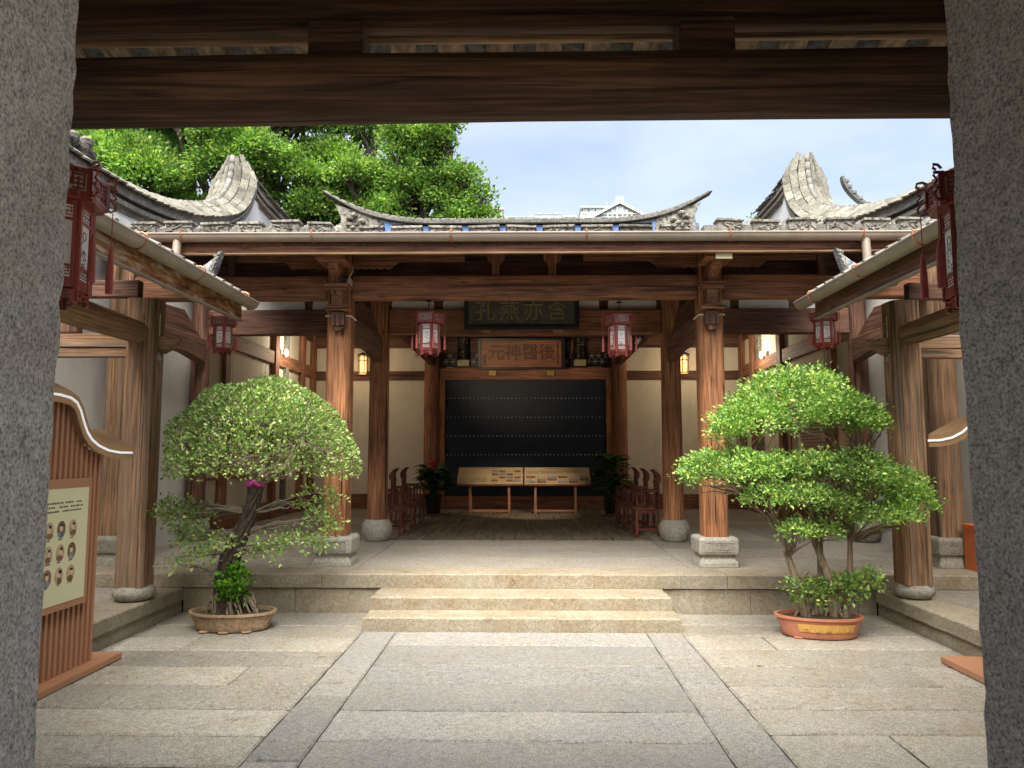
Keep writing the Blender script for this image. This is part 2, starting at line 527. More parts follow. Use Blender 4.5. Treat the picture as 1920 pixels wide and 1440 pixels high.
def text_mesh(body, size, extrude=0.004, shear=0.0, offset=0.0):
    c = bpy.data.curves.new('lettering', 'FONT')
    c.body = body
    c.size = size
    c.extrude = extrude
    c.shear = shear
    c.offset = offset
    c.align_x = 'CENTER'
    c.align_y = 'CENTER'
    c.resolution_u = 2
    o = bpy.data.objects.new('lettering', c)
    COL.objects.link(o)
    bpy.context.view_layer.update()
    me = bpy.data.meshes.new_from_object(o.evaluated_get(bpy.context.evaluated_depsgraph_get()))
    bpy.data.objects.remove(o)
    bpy.data.curves.remove(c)
    me.name = 'lettering'
    me.materials.clear()
    return me

def lettering(body, size, mat, parent, loc, rot, extrude=0.004, name='lettering', offset=0.0):
    me = text_mesh(body, size, extrude, offset=offset)
    o = bpy.data.objects.new(name, me)
    COL.objects.link(o)
    me.materials.append(M[mat])
    o.location = loc
    o.rotation_euler = rot
    adopt(o, parent)
    return o

def scribble_lines(mb, place, w, h, rows, rnd, cw=0.02, gap=0.25):
    """rows of small upright dashes standing for lettering too small to read; place(u, v) maps the sheet to 3-D corners"""
    for i in range(rows):
        v = h * (1 - (i + 0.5) / rows)
        u = 0
        end = w * (1.0 if i < rows - 1 else rnd.uniform(0.5, 0.9))
        while u < end:
            a = cw * rnd.uniform(0.6, 1.1)
            if rnd.random() > 0.08:
                hh = h / rows * rnd.uniform(0.28, 0.46)
                mb.add([place(u, v - hh / 2), place(u + a * 0.8, v - hh / 2), place(u + a * 0.8, v + hh / 2), place(u, v + hh / 2)], [(0, 1, 2, 3)])
            u += a * (1 + gap)

# leaves: many small folded blades in one mesh
def leaf_object(name, pts, nrm, size, mat, parent, aspect=0.5, jitter=0.7, fold=0.18):
    pts = np.asarray(pts, float)
    nrm = np.asarray(nrm, float)
    n = len(pts)
    d = nrm + rng.normal(0, jitter, (n, 3))
    d /= np.linalg.norm(d, axis=1)[:, None] + 1e-9          # blade direction
    ref = rng.normal(0, 1, (n, 3))
    s = np.cross(d, ref)
    s /= np.linalg.norm(s, axis=1)[:, None] + 1e-9
    up = np.cross(s, d)
    flip = np.sign(up[:, 2:3]); flip[flip == 0] = 1
    up *= flip
    ln = size * rng.uniform(0.6, 1.25, (n, 1))
    w = ln * aspect * 0.5
    b = pts
    l_ = pts + d * ln * 0.5 + s * w + up * ln * fold
    t = pts + d * ln
    r_ = pts + d * ln * 0.5 - s * w + up * ln * fold
    co = np.stack([b, l_, t, r_], 1).reshape(-1, 3)
    me = bpy.data.meshes.new(name)
    me.vertices.add(4 * n)
    me.vertices.foreach_set('co', co.ravel())
    base = np.arange(n)[:, None] * 4
    tri = np.concatenate([base + np.array([[0, 2, 1]]), base + np.array([[0, 3, 2]])], 1).reshape(-1)
    me.loops.add(6 * n)
    me.loops.foreach_set('vertex_index', tri)
    me.polygons.add(2 * n)
    me.polygons.foreach_set('loop_start', np.arange(2 * n) * 3)
    me.update(calc_edges=True)
    me.validate()
    o = link(me, name, mat, parent)
    return o

def sphere_dirs(n):
    d = rng.normal(0, 1, (n, 3))
    return d / np.linalg.norm(d, axis=1)[:, None]

def clumped_shell(blobs, per_area, clump_r, per_clump, low=-0.45, inner=0.25):
    """points and outward directions in clumps over the surfaces of ellipsoid blobs (cx, cy, cz, rx, ry, rz)"""
    P, N = [], []
    for (cx, cy, cz, rx, ry, rz) in blobs:
        area = 4 * math.pi * ((rx * ry) ** 1.6 / 3 + (rx * rz) ** 1.6 / 3 + (ry * rz) ** 1.6 / 3) ** (1 / 1.6)
        nc = max(4, int(area * per_area))
        d = sphere_dirs(nc * 2)
        d = d[d[:, 2] > low + rng.uniform(-0.15, 0.15, len(d))][:nc]
        rad = 1.0 - inner * rng.random(len(d)) ** 2 + rng.normal(0, 0.05, len(d))
        c = np.array([cx, cy, cz]) + d * np.array([rx, ry, rz]) * rad[:, None]
        nn = d / np.array([rx, ry, rz])
        nn /= np.linalg.norm(nn, axis=1)[:, None]
        k = per_clump
        off = rng.normal(0, clump_r, (len(c), k, 3)) * np.array([1, 1, 0.7])
        P.append((c[:, None, :] + off).reshape(-1, 3))
        N.append(np.repeat(nn, k, 0) * 0.6 + off.reshape(-1, 3) / clump_r * 0.5 + np.array([0, 0, 0.25]))
    return np.concatenate(P), np.concatenate(N)

def wander(a, b, sag=0.1, k=5, rnd=random):
    a, b = Vector(a), Vector(b)
    out = []
    ln = (b - a).length
    for i in range(k):
        t = i / (k - 1)
        p = a.lerp(b, t)
        if 0 < i < k - 1:
            p += Vector((rnd.uniform(-1, 1), rnd.uniform(-1, 1), rnd.uniform(-0.6, 1))) * ln * sag
        out.append(p)
    return out
# ================================================================== GROUND
ZP = 0.47          # hall platform level
ZW = 0.30          # gallery platform level
ground = MB().add([(-900, -300, -0.05), (900, -300, -0.05), (900, 1500, -0.05), (-900, 1500, -0.05)], [(0, 1, 2, 3)]).build('ground', 'joint')
tag(ground, kind='structure')
rows_mid = [3.0, 3.75, 4.5, 5.25, 5.86, 6.51, 7.07, 7.80, 8.37]
G = 0.009
for a, b in zip(rows_mid, rows_mid[1:]):
    dz = random.uniform(-0.0015, 0.0015)
    slab('paving_slab', 'path', ground, -1.43 + .004, 1.30 - .004, a + .014, b - .016, -0.06, dz)
for xa, xb, cuts in ((-1.80, -1.43, [3.0, 4.9, 6.2, 8.37]), (1.30, 1.68, [3.0, 4.6, 6.55, 8.37])):
    for a, b in zip(cuts, cuts[1:]):
        slab('paving_slab', 'path', ground, xa + .004, xb - .004, a + G * 0.6, b - G * 0.6, -0.06, random.uniform(-0.002, 0.003))
rows_l = [3.0, 3.7, 4.3, 4.8, 5.32, 5.86, 6.46, 7.01, 7.55, 8.07, 8.62, 9.34]
rows_r = [3.0, 3.6, 4.2, 4.8, 5.42, 5.94, 6.51, 7.08, 7.70, 8.23, 8.75, 9.34]
for rows, xa, xb in ((rows_l, -4.24, -1.80), (rows_r, 1.68, 4.24)):
    for i, (a, b) in enumerate(zip(rows, rows[1:])):
        e0, e1 = xa, xb
        cut = None
        if i in (3, 6, 8):
            cut = xa + (xb - xa) * (0.32 if i != 6 else 0.7)
        segs = [(e0, e1)] if cut is None else [(e0, cut), (cut, e1)]
        for s0, s1 in segs:
            slab('paving_slab', 'paving', ground, s0 + G * 0.8, s1 - G * 0.8, a + .014, b - .016, -0.06, random.uniform(-0.0015, 0.002))

bounce_sheet = MB().add([(2.4, -30, -0.035), (40, -30, -0.035), (40, 1.2, -0.035), (2.4, 1.2, -0.035)], [(0, 1, 2, 3)]).build('bounce_sheet', 'floorstone')  # unseen pale sheet added to bounce sunlight onto the left jamb
tag(bounce_sheet, kind='structure')

# ================================================================== PLATFORMS AND STEPS
plat = MB().box(-6.6, 6.6, 9.45, 20.9, -0.05, ZP - 0.07).build('hall_platform', 'joint')
tag(plat, kind='structure')
low = [-4.24, -2.85, -1.78, 1.64, 2.72, 4.02, 4.24]
for a, b in zip(low, low[1:]):
    slab('course_stone', 'step', plat, a + 0.003, b - 0.003, 9.345, 9.6, -0.05, 0.298, jit=0.006, inset=0.008, drop=0.008)
top = [-6.6, -4.7, -2.52, 2.44, 4.2, 6.6]
for a, b in zip(top, top[1:]):
    slab('kerb_stone', 'step', plat, a + 0.003, b - 0.003, 9.315, 9.86, 0.302, ZP, jit=0.006, inset=0.014, drop=0.014)
fl_rows = [9.865, 10.75, 11.85, 12.95]
fl_cols = [[-6.5, -4.2, -2.2, 2.1, 4.1, 6.5], [-6.5, -4.9, -2.2, 2.1, 4.9, 6.5], [-6.5, -4.4, -2.2, 2.1, 4.3, 6.5]]
for (a, b), cols in zip(zip(fl_rows, fl_rows[1:]), fl_cols):
    for c, d in zip(cols, cols[1:]):
        slab('floor_slab', 'floorstone', plat, c + 0.003, d - 0.003, a + 0.003, b - 0.003, 0.38, ZP + random.uniform(-0.003, 0.0), inset=0.006, drop=0.005, jit=0.002)
for xa, xb in ((-6.2, -2.3), (2.2, 6.2)):
    for i in range(8):
        a = 12.95 + i * 0.95
        b = min(a + 0.95, 20.6)
        for c, d in ((xa, (xa + xb) / 2), ((xa + xb) / 2, xb)):
            slab('floor_slab', 'floorstone', plat, c + 0.003, d - 0.003, a + 0.003, b - 0.003, 0.38, ZP - 0.002, inset=0.006, drop=0.004, jit=0.002, step=0.4)
nb = 26
for i in range(nb):
    w = 4.5 / nb
    a = -2.3 + i * w
    MB().box(a + 0.002, a + w - 0.002, 12.96, 20.6, 0.38, ZP + random.uniform(-0.002, 0.004)).build('floor_board', 'floorboard', plat, bevel=0.004, seg=1)

steps = thing('stone_steps', (-0.06, 8.8, 0), 'two long worn granite steps up to the hall platform', 'steps')
slab('step', 'step', steps, -1.81, 1.69, 8.365, 9.34, -0.04, 0.15, jit=0.010, inset=0.018, drop=0.016, step=0.1)
slab('step', 'step', steps, -1.80, 1.66, 8.76, 9.338, 0.151, 0.299, jit=0.010, inset=0.018, drop=0.016, step=0.1)

def gallery_platform(s):
    core = MB().box(*sorted((s * 4.35, s * 6.4)), 3.2, 9.43, -0.05, ZW - 0.06).build('gallery_platform', 'joint')
    tag(core, kind='structure')
    cuts = [3.0, 4.9, 6.7, 7.75, 9.335] if s < 0 else [3.0, 5.2, 7.2, 8.55, 9.335]
    for a, b in zip(cuts, cuts[1:]):
        x0, x1 = sorted((s * 4.25, s * 4.5))
        slab('course_stone', 'step' if s > 0 or random.random() < .5 else 'floorstone', core, x0, x1, a + 0.003, b - 0.003, -0.05, 0.147, jit=0.006, inset=0.006, drop=0.006)
    cuts = [3.0, 5.4, 7.3, 9.31] if s < 0 else [3.0, 4.6, 6.6, 9.31]
    for a, b in zip(cuts, cuts[1:]):
        x0, x1 = sorted((s * 4.22, s * 4.72))
        slab('kerb_stone', 'step', core, x0, x1, a + 0.003, b - 0.003, 0.151, ZW, jit=0.008, inset=0.014, drop=0.014)
    ys = [3.0, 4.3, 5.6, 6.9, 8.1, 9.31]
    for a, b in zip(ys, ys[1:]):
        x0, x1 = sorted((s * 4.725, s * 6.2))
        slab('floor_slab', 'floorstone', core, x0, x1, a + 0.003, b - 0.003, 0.2, ZW - 0.002, inset=0.006, drop=0.005)
gallery_platform(-1)
gallery_platform(1)

# ================================================================== MAIN HALL
hall = thing('main_hall', (0, 9.9, ZP), 'open timber hall with dark carved beams behind the stone platform', 'building')
YF, YI, YB = 10.15, 12.90, 20.5
XI = {-1: -2.56, 1: 2.50}

def groove_column(x, y, z0, z1, h=0.165):
    """square post with rounded, grooved corners"""
    pts = []
    c = h * 0.42
    for qx, qy in ((1, 1), (-1, 1), (-1, -1), (1, -1)):
        corner = []
        cx, cy = qx * (h - c), qy * (h - c)
        a0 = math.atan2(qy, qx) - math.pi / 4
        corner.append((cx + c * math.cos(a0) * 1.0, cy + c * math.sin(a0)))
        for i in range(6):
            a = a0 + (math.pi / 2) * i / 5
            rr = c * (0.86 if i in (0, 5) else 1.0)
            corner.append((cx + rr * math.cos(a), cy + rr * math.sin(a)))
        a = a0 + math.pi / 2
        corner.append((cx + c * math.cos(a), cy + c * math.sin(a)))
        pts += corner
    return MB().prism([(x + p[0], y + p[1]) for p in pts], 2, z0, z1)

def square_base(x, y, z, h=0.38, w=0.26):
    """two-tier square plinth: waisted foot, panelled block"""
    m = MB()
    prof = [(1.0, 0.0), (0.97, 0.05), (0.84, 0.12), (0.86, 0.155), (0.98, 0.165), (1.0, 0.19), (1.0, h - 0.035), (0.93, h)]
    vs, fs = [], []
    for k, (r, zz) in enumerate(prof):
        e = 0.06
        for a, b in ((-1 + e, -1), (1 - e, -1), (1, -1 + e), (1, 1 - e), (1 - e, 1), (-1 + e, 1), (-1, 1 - e), (-1, -1 + e)):
            vs.append((x + a * w * r, y + b * w * r, z + zz))
    for i in range(len(prof) - 1):
        for k in range(8):
            fs.append((i * 8 + k, i * 8 + (k + 1) % 8, (i + 1) * 8 + (k + 1) % 8, (i + 1) * 8 + k))
    fs.append(tuple(range(8))[::-1])
    fs.append(tuple(range((len(prof) - 1) * 8, len(prof) * 8)))
    return m.add(vs, fs)

def panel_relief(x, y, z, parent, w=0.26):
    """raised frame and sprig carved on the front of a plinth"""
    m = MB()
    f = y - w - 0.006
    for (a, b, c, d) in ((-.19, .19, .20, .212), (-.19, .19, .315, .327), (-.19, -.178, .212, .315), (.178, .19, .212, .315),
                         (-.13, .13, .228, .235), (-.13, .13, .294, .301), (-.13, -.122, .235, .294), (.122, .13, .235, .294)):
        m.box(x + a, x + b, f, f + 0.012, z + c, z + d)
    for i in range(7):
        a = i / 7 * 2 * math.pi
        m.box(x + 0.05 * math.cos(a) - .012, x + 0.05 * math.cos(a) + .012, f + .001, f + .012, z + .264 + .02 * math.sin(a) - .006, z + .264 + .02 * math.sin(a) + .006)
    return m.build('carved_panel', 'basestone', parent)

def bracket_stack(x, s_out, parent):
    """carved bracket arm on the courtyard face of a front column"""
    y1 = YF - 0.163
    m = MB()
    m.prism([(x - .09, 3.66), (x + .09, 3.66), (x + .085, 3.84), (x - .085, 3.84)], 1, y1 - 0.13, y1)
    m.prism([(x - .05, 3.58), (x + .06, 3.60), (x + .09, 3.66), (x - .09, 3.66)], 1, y1 - 0.10, y1)
    for i in range(4):
        m.box(x - .07 + .035 * i, x - .05 + .035 * i, y1 - .142, y1 - .12, 3.64 + .02 * (i % 2), 3.80)
    m.build('carved_pendant', 'dark_Z', parent, bevel=0.008)
    m = MB().box(x - .165, x + .165, y1 - .19, y1, 3.86, 3.895).box(x - .14, x + .14, y1 - .165, y1, 3.895, 3.935)
    m.build('bracket_plate', 'col_X', parent, bevel=0.008)
    m = MB().prism([(y1, 3.937), (y1 - .11, 3.937), (y1 - .13, 4.02), (y1 - .20, 4.10), (y1 - .16, 4.16), (y1, 4.16)], 0, x - .075, x + .075)
    m.build('bracket_neck', 'beam_Z', parent, bevel=0.012)
    m = MB().box(x - .17, x + .17, y1 - .26, y1 - .01, 4.162, 4.21).box(x - .14, x + .14, y1 - .22, y1 - .01, 4.12, 4.161)
    m.build('bracket_plate', 'beam_X', parent, bevel=0.01)
    m = MB().prism([(y1, 4.212), (y1 - .20, 4.212), (y1 - .26, 4.32), (y1 - .42, 4.36), (y1 - .46, 4.44), (y1, 4.44)], 0, x - .07, x + .07)
    m.build('bracket_arm', 'beam_Y', parent, bevel=0.012)
    m = MB().box(x - .19, x + .19, y1 - .62, y1 - .1, 4.442, 4.49)
    m.build('bracket_plate', 'beam_X', parent, bevel=0.01)

# columns, each with its stone base
for s in (-1, 1):
    x = XI[s]
    c = groove_column(x, YF, ZP + 0.378, 4.72).build('column', 'col_Z', hall, smooth=True)
    b = square_base(x, YF, ZP).build('column_base', 'basestone', c, bevel=0.006)
    panel_relief(x, YF, ZP, b)
    bracket_stack(x - s * 0.02, s, c)
    MB().box(x - .175, x + .175, YF - .175, YF + .175, 3.80, 3.815).build('cable_tie', 'white', c)
    xo = s * 5.58
    c = groove_column(xo, YF, ZP + 0.378, 4.72).build('column', 'wing_Z', hall, smooth=True)
    b = square_base(xo, YF, ZP).build('column_base', 'basestone', c, bevel=0.006)
    panel_relief(xo, YF, ZP, b)
    drum = [(0.155, 0.0), (0.20, 0.012), (0.235, 0.07), (0.255, 0.15), (0.262, 0.20), (0.25, 0.27), (0.215, 0.335), (0.19, 0.36)]
    c = MB().lathe((x, YI, ZP + 0.355), [(0.175, 0), (0.172, 1.5), (0.168, 3), (0.16, 4.6)], 28).build('column', 'col_Z', hall, smooth=True)
    MB().lathe((x, YI, ZP), drum, 32).build('column_base', 'basestone', c, smooth=True)
    c = MB().lathe((s * 5.72, YI, ZP + 0.355), [(0.165, 0), (0.16, 2), (0.15, 4.6)], 28).build('column', 'dark_Z', hall, smooth=True)
    MB().lathe((s * 5.72, YI, ZP), drum, 32).build('column_base', 'basestone', c, smooth=True)
    c = MB().lathe((x - s * -0.04, YB - 0.1, ZP), [(0.21, 0), (0.21, 0.02), (0.205, 2), (0.20, 5.2)], 28).build('column', 'beam_Z', hall, smooth=True)
    MB().box(*sorted((x - s * 0.17, x - s * 0.33)), YB - 0.16, YB + 0.05, ZP, 4.0).build('jamb_post', 'col_Z', hall, bevel=0.006)

# front beams
def beam(x0, x1, y0, y1, z0, z1, mat='beam_X', name='beam', bevel=0.02):
    return MB().box(x0, x1, y0, y1, z0, z1).build(name, mat, hall, bevel=bevel)
beam(XI[-1] + .167, XI[1] - .167, YF - .12, YF + .12, 4.06, 4.375)
for s in (-1, 1):
    a, b = sorted((XI[s] + s * .167, s * 5.58 - s * .167))
    beam(a, b, YF - .12, YF + .12, 4.06, 4.375)
    a, b = sorted((s * 5.75, s * 6.0))
# purlins above, scalloped boards between the bracket arms
MB().tube([(-6.0, YF - .02, 4.80), (6.0, YF - .02, 4.80)], 0.10, 14).build('purlin', 'beam_X', hall, smooth=True)
MB().tube([(-5.9, 9.28, 4.575), (5.9, 9.28, 4.575)], 0.075, 14).build('purlin', 'beam_X', hall, smooth=True)
def scallop(x0, x1, z_top, z_low, y, reach, n=5, flip=False):
    """board that steps down in small scallops towards the column"""
    pts = [(x0, z_top)]
    w = reach / n
    for i in range(n):
        for k in range(5):
            t = k / 4
            xx = x0 + i * w + w * t
            pts.append((xx, z_low - 0.022 * math.sin(math.pi * t) + 0.0))
    pts += [(x0 + reach + .02, z_low + .03), (x0 + reach + .10, z_low + .085), (x1, z_low + .085), (x1, z_top)]
    if flip:
        m = x0
        pts = [(2 * m - p[0], p[1]) for p in pts][::-1]
    return MB().prism(pts, 1, y, y + 0.05).build('scalloped_board', 'beam_X', hall, bevel=0.004, seg=1)
for s in (-1, 1):
    x = XI[s]
    for f in (False, True):
        L_ = 1.55 if (f == (s > 0)) else 1.3
        scallop(x + (0.0 if not f else 0.0) + (0.16 if not f else -0.16), x + (0.16 if not f else -0.16) + L_, 4.70, 4.50, YF - .07, 0.55, 5, f)
for x in (-0.42, 0.36):
    MB().prism([(x - .13, 4.70), (x - .11, 4.60), (x - .05, 4.55), (x - .06, 4.376), (x + .06, 4.376), (x + .05, 4.55), (x + .11, 4.60), (x + .13, 4.70)], 1, YF - .05, YF + .05).build('strut', 'beam_Z', hall, bevel=0.006)
for x in (-4.1, 4.05, -5.2, 5.15):
    MB().prism([(x - .10, 4.70), (x - .05, 4.55), (x - .06, 4.376), (x + .06, 4.376), (x + .05, 4.55), (x + .10, 4.70)], 1, YF - .05, YF + .05).build('strut', 'dark_Z', hall, bevel=0.006)
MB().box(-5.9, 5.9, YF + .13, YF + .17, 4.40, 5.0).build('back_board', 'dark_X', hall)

# inner beam line with white infill panels between rounded struts
for a, b in ((-5.56, XI[-1] - .17), (XI[-1] + .17, XI[1] - .17), (XI[1] + .17, 5.56)):
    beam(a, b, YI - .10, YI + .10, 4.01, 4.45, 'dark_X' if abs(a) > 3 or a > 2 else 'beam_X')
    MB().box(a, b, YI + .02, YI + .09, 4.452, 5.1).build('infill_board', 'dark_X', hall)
def oblong(x0, x1, z0, z1, y, r=0.12):
    pts = [(x0, z0), (x1, z0)]
    for cx, sg in ((x1 - r, 1), (x0 + r, -1)):
        for i in range(6):
            a = (i / 5) * math.pi / 2
            a = a if sg > 0 else a + math.pi / 2
            pts.append((cx + r * math.cos(a), z1 - r + r * math.sin(a)))
    return MB().prism(pts, 1, y - 0.012, y + 0.02).build('infill_panel', 'white', hall)
for x0, x1 in ((-5.30, -4.93), (-4.80, -3.90), (-3.76, -2.90), (-2.36, -1.62), (-1.46, -0.62), (-0.48, 0.40), (0.52, 1.27), (1.43, 2.27), (2.85, 3.55), (3.70, 4.56), (4.70, 5.35)):
    oblong(x0, x1, 4.455, 4.68, YI)
# beams from front columns back to the inner columns
for s in (-1, 1):
    for x in (XI[s], s * 5.65):
        m = MB().prism([(YF + .16, 3.50), (YF + .9, 3.60), (YI - .9, 3.60), (YI - .15, 3.50), (YI - .15, 3.92), (YF + .16, 3.92)], 0, x - .085, x + .085)
        m.build('tie_beam', 'dark_Y', hall, bevel=0.02)
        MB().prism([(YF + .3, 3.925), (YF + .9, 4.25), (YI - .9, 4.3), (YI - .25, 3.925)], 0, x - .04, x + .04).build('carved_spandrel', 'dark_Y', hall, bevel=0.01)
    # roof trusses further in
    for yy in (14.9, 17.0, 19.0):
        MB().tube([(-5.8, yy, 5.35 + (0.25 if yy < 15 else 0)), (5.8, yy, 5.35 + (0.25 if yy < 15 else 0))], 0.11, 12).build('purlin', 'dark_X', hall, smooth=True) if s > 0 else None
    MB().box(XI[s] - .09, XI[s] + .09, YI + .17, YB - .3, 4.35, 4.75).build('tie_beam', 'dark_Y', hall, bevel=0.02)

# side walls: plaster panels between posts, rail and skirting
post_y = [13.95, 14.75, 17.55, 19.75]
for s in (-1, 1):
    xw = s * 5.92
    w = MB().box(*sorted((xw, xw + s * 0.06)), 12.95, YB + .3, ZP, 6.2).build('side_wall', 'cream', hall)
    for py in [14.35, 17.2, 19.3, 20.3]:
        MB().box(*sorted((xw - s * 0.12, xw + s * 0.002)), py - .13, py + .13, ZP, 5.6).build('post', 'beam_Z', w, bevel=0.01)
    ys = [12.95, 14.218, 14.482, 17.068, 17.332, 19.168, 19.432, 20.168]
    for a, b in zip(ys[::2], ys[1::2]):
        z0 = 4.02
        MB().box(*sorted((xw - s * 0.09, xw + s * 0.002)), a, b, z0, z0 + 0.30).build('rail', 'beam_Y', w, bevel=0.01)
        MB().box(*sorted((xw - s * 0.05, xw + s * 0.002)), a, b, ZP, 0.86).build('skirting', 'beam_Y', w, bevel=0.006)
        MB().box(*sorted((xw - s * 0.06, xw + s * 0.002)), a, b, 5.0, 5.25).build('rail', 'dark_Y', w, bevel=0.006)
    # plain white stretch between the front and inner columns
    MB().box(*sorted((xw, xw + s * 0.06)), 9.0, 12.949, ZW, 5.4).build('side_wall', 'white', hall)

# arched wooden door in the right-hand white wall
aw = 5.915
pts = [(10.62, ZP), (11.42, ZP)] + [(11.02 + 0.40 * math.cos(i / 10 * math.pi), 2.20 + 0.48 * math.sin(i / 10 * math.pi)) for i in range(11)]
dr = MB().prism(pts, 0, aw - 0.012, aw + 0.03).build('door', 'wing_Z', hall)
for k in range(1, 4):
    yy = 10.62 + k * 0.2
    MB().box(aw - 0.018, aw - 0.010, yy - .006, yy + .006, ZP + .02, 2.5).build('board_joint', 'joint', dr)
arc = [(10.56, ZP), (10.62, ZP)] + [(11.02 - 0.40 * math.cos(i / 10 * math.pi), 2.20 + 0.48 * math.sin(i / 10 * math.pi)) for i in range(11)] + [(11.42, ZP), (11.48, ZP)]
arc += [(11.02 + 0.46 * math.cos(i / 10 * math.pi), 2.20 + 0.55 * math.sin(i / 10 * math.pi)) for i in range(11)]
MB().prism(arc, 0, aw - 0.03, aw + 0.02).build('door_arch', 'white', hall)

# back wall, studded black screen and its header
for s in (-1, 1):
    a, b = sorted((XI[s] - s * .3, s * 5.95))
    w = MB().box(a, b, YB, YB + .08, ZP, 5.9).build('back_wall', 'cream', hall)
    MB().box(a, b, YB - .05, YB + .002, 3.97, 4.22).build('rail', 'dark_X', w, bevel=0.008)
    MB().box(a, b, YB - .06, YB + .002, 4.86, 5.5).build('rail', 'dark_X', w, bevel=0.008)
    MB().box(a, b, YB - .04, YB + .002, ZP, 0.86).build('skirting', 'beam_X', w, bevel=0.008)
sx0, sx1 = XI[-1] + .335, XI[1] - .335
scr = MB().box(sx0, sx1, YB - .09, YB + .05, 0.80, 3.965).build('screen_wall', 'screen', hall)
studs = MB()
for z in (1.39, 1.92, 2.43, 2.94, 3.46):
    n_ = 42
    for i in range(n_):
        xx = sx0 + 0.06 + (sx1 - sx0 - 0.12) * i / (n_ - 1)
        studs.lathe((0, 0, 0), [(0.0, 0), (0.0, 0)], 3) if False else studs.add(
            [(xx + 0.020 * math.cos(k * math.pi / 3), YB - .091, z + 0.020 * math.sin(k * math.pi / 3)) for k in range(6)] + [(xx, YB - .112, z)],
            [(k, (k + 1) % 6, 6) for k in range(6)])
so = studs.build('screen_studs', 'stud', scr)
so['kind'] = 'stuff'
for xx in (-1.62, -0.75, 0.62, 1.55):
    MB().box(xx - .004, xx + .004, YB - .094, YB - .088, 0.80, 3.965).build('panel_joint', 'joint', scr)
for i, z in enumerate((0.475, 0.585, 0.695)):
    MB().box(sx0, sx1, YB - .10, YB + .05, z, z + 0.106).build('skirting_board', 'beam_X', hall, bevel=0.006)
beam(XI[-1] + .17, XI[1] - .17, YB - .14, YB + .06, 3.97, 4.30, 'beam_X', 'header_beam')
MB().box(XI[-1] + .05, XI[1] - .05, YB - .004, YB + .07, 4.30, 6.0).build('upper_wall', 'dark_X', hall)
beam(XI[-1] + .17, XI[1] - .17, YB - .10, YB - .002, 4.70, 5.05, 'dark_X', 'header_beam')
# hexagonal lattice over the header
def lattice(x0, x1, z0, z1, y):
    m = MB()
    p = 0.185
    t = 0.012
    rows = int((z1 - z0) / (p * 0.87)) + 2
    for i in range(-1, int((x1 - x0) / p) + 2):
        for j in range(-1, rows):
            cx = x0 + (i + 0.5 * (j % 2)) * p
            cz = z0 + j * p * 0.87
            for k in range(3):
                a = math.pi / 6 + k * math.pi / 3 + math.pi / 6
                dx, dz = math.cos(a), math.sin(a)
                ax, az, bx, bz = cx - dx * p * .5, cz - dz * p * .5, cx + dx * p * .5, cz + dz * p * .5
                if min(ax, bx) < x0 or max(ax, bx) > x1 or min(az, bz) < z0 - .08 or max(az, bz) > z1 + .08:
                    continue
                nx, nz = -dz * t / 2, dx * t / 2
                m.add([(ax + nx, y, az + nz), (ax - nx, y, az - nz), (bx - nx, y, bz - nz), (bx + nx, y, bz + nz),
                       (ax + nx, y + .02, az + nz), (ax - nx, y + .02, az - nz), (bx - nx, y + .02, bz - nz), (bx + nx, y + .02, bz + nz)],
                      [(0, 1, 2, 3), (4, 7, 6, 5), (0, 4, 5, 1), (1, 5, 6, 2), (2, 6, 7, 3), (3, 7, 4, 0)])
    return m
MB().box(XI[-1] + .17, XI[1] - .17, YB - .02, YB - .005, 4.305, 4.695).build('lattice_backing', 'black', hall)
for x0, x1 in ((-2.30, -1.92), (-1.55, -1.30), (1.02, 1.28), (1.62, 2.25)):
    lo = lattice(x0, x1, 4.32, 4.69, YB - .06).build('lattice', 'silver', hall)
    lo['kind'] = 'stuff'
beam(XI[-1] + .17, XI[1] - .17, YB - .45, YB - .25, 5.12, 5.45, 'dark_X', 'tie_beam')

# ---- roof: sheet with tile ribs, rafters, eave, gutter, parapet ridge
def roof_z(y):
    t = max(0.0, (y - 8.95) / 6.0)
    return 4.53 + 1.72 * (0.75 * t + 0.25 * t * t)
ry = [8.95, 9.6, 10.4, 11.3, 12.3, 13.4, 14.95]
prof = [(y, roof_z(y)) for y in ry] + [(17.5, roof_z(14.95) - .55), (20.9, roof_z(14.95) - 1.15)]
under = [(y, z - 0.05) for y, z in prof][::-1]
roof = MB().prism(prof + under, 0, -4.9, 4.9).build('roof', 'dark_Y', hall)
for s in (-1, 1):
    # outer strips, open above the white wall between the front and inner columns; unseen gaps added to let daylight onto it
    for y0_, y1_ in ((8.95, 9.15), (12.2, 20.9)):
        ys_ = [y for y, z in prof if y0_ < y < y1_]
        f_ = lambda y: float(np.interp(y, [p[0] for p in prof], [p[1] for p in prof]))
        ys_ = [y0_] + ys_ + [y1_]
        MB().prism([(y, f_(y)) for y in ys_] + [(y, f_(y) - .05) for y in ys_[::-1]], 0, *sorted((s * 4.9, s * 5.98))).build('roof_strip', 'dark_Y', roof)
ribs = MB()
for i in range(39):
    xx = -4.73 + i * 0.249
    ribs.tube([(xx, max(y, 9.02), z + 0.03) for y, z in prof], 0.05, 6)
tr = ribs.build('roof_tiles', 'tile', roof, smooth=True)
tr['kind'] = 'stuff'
for i in range(40):
    xx = -5.85 + i * 0.3
    MB().box(xx - .05, xx + .05, 8.97, 10.3, 0, 0.03).build('rafter', 'dark_Y', roof)
for o in [o for o in roof.children if o.name.startswith('rafter')]:
    for v in o.data.vertices:
        v.co.z += roof_z(v.co.y) - 0.085
MB().box(-5.95, 5.95, 8.955, 8.985, 4.40, 4.59).build('fascia', 'beam_X', roof, bevel=0.004, seg=1)
MB().box(-5.95, 5.95, 8.93, 8.99, 4.382, 4.399).build('fascia_edge', 'pale_X', roof)
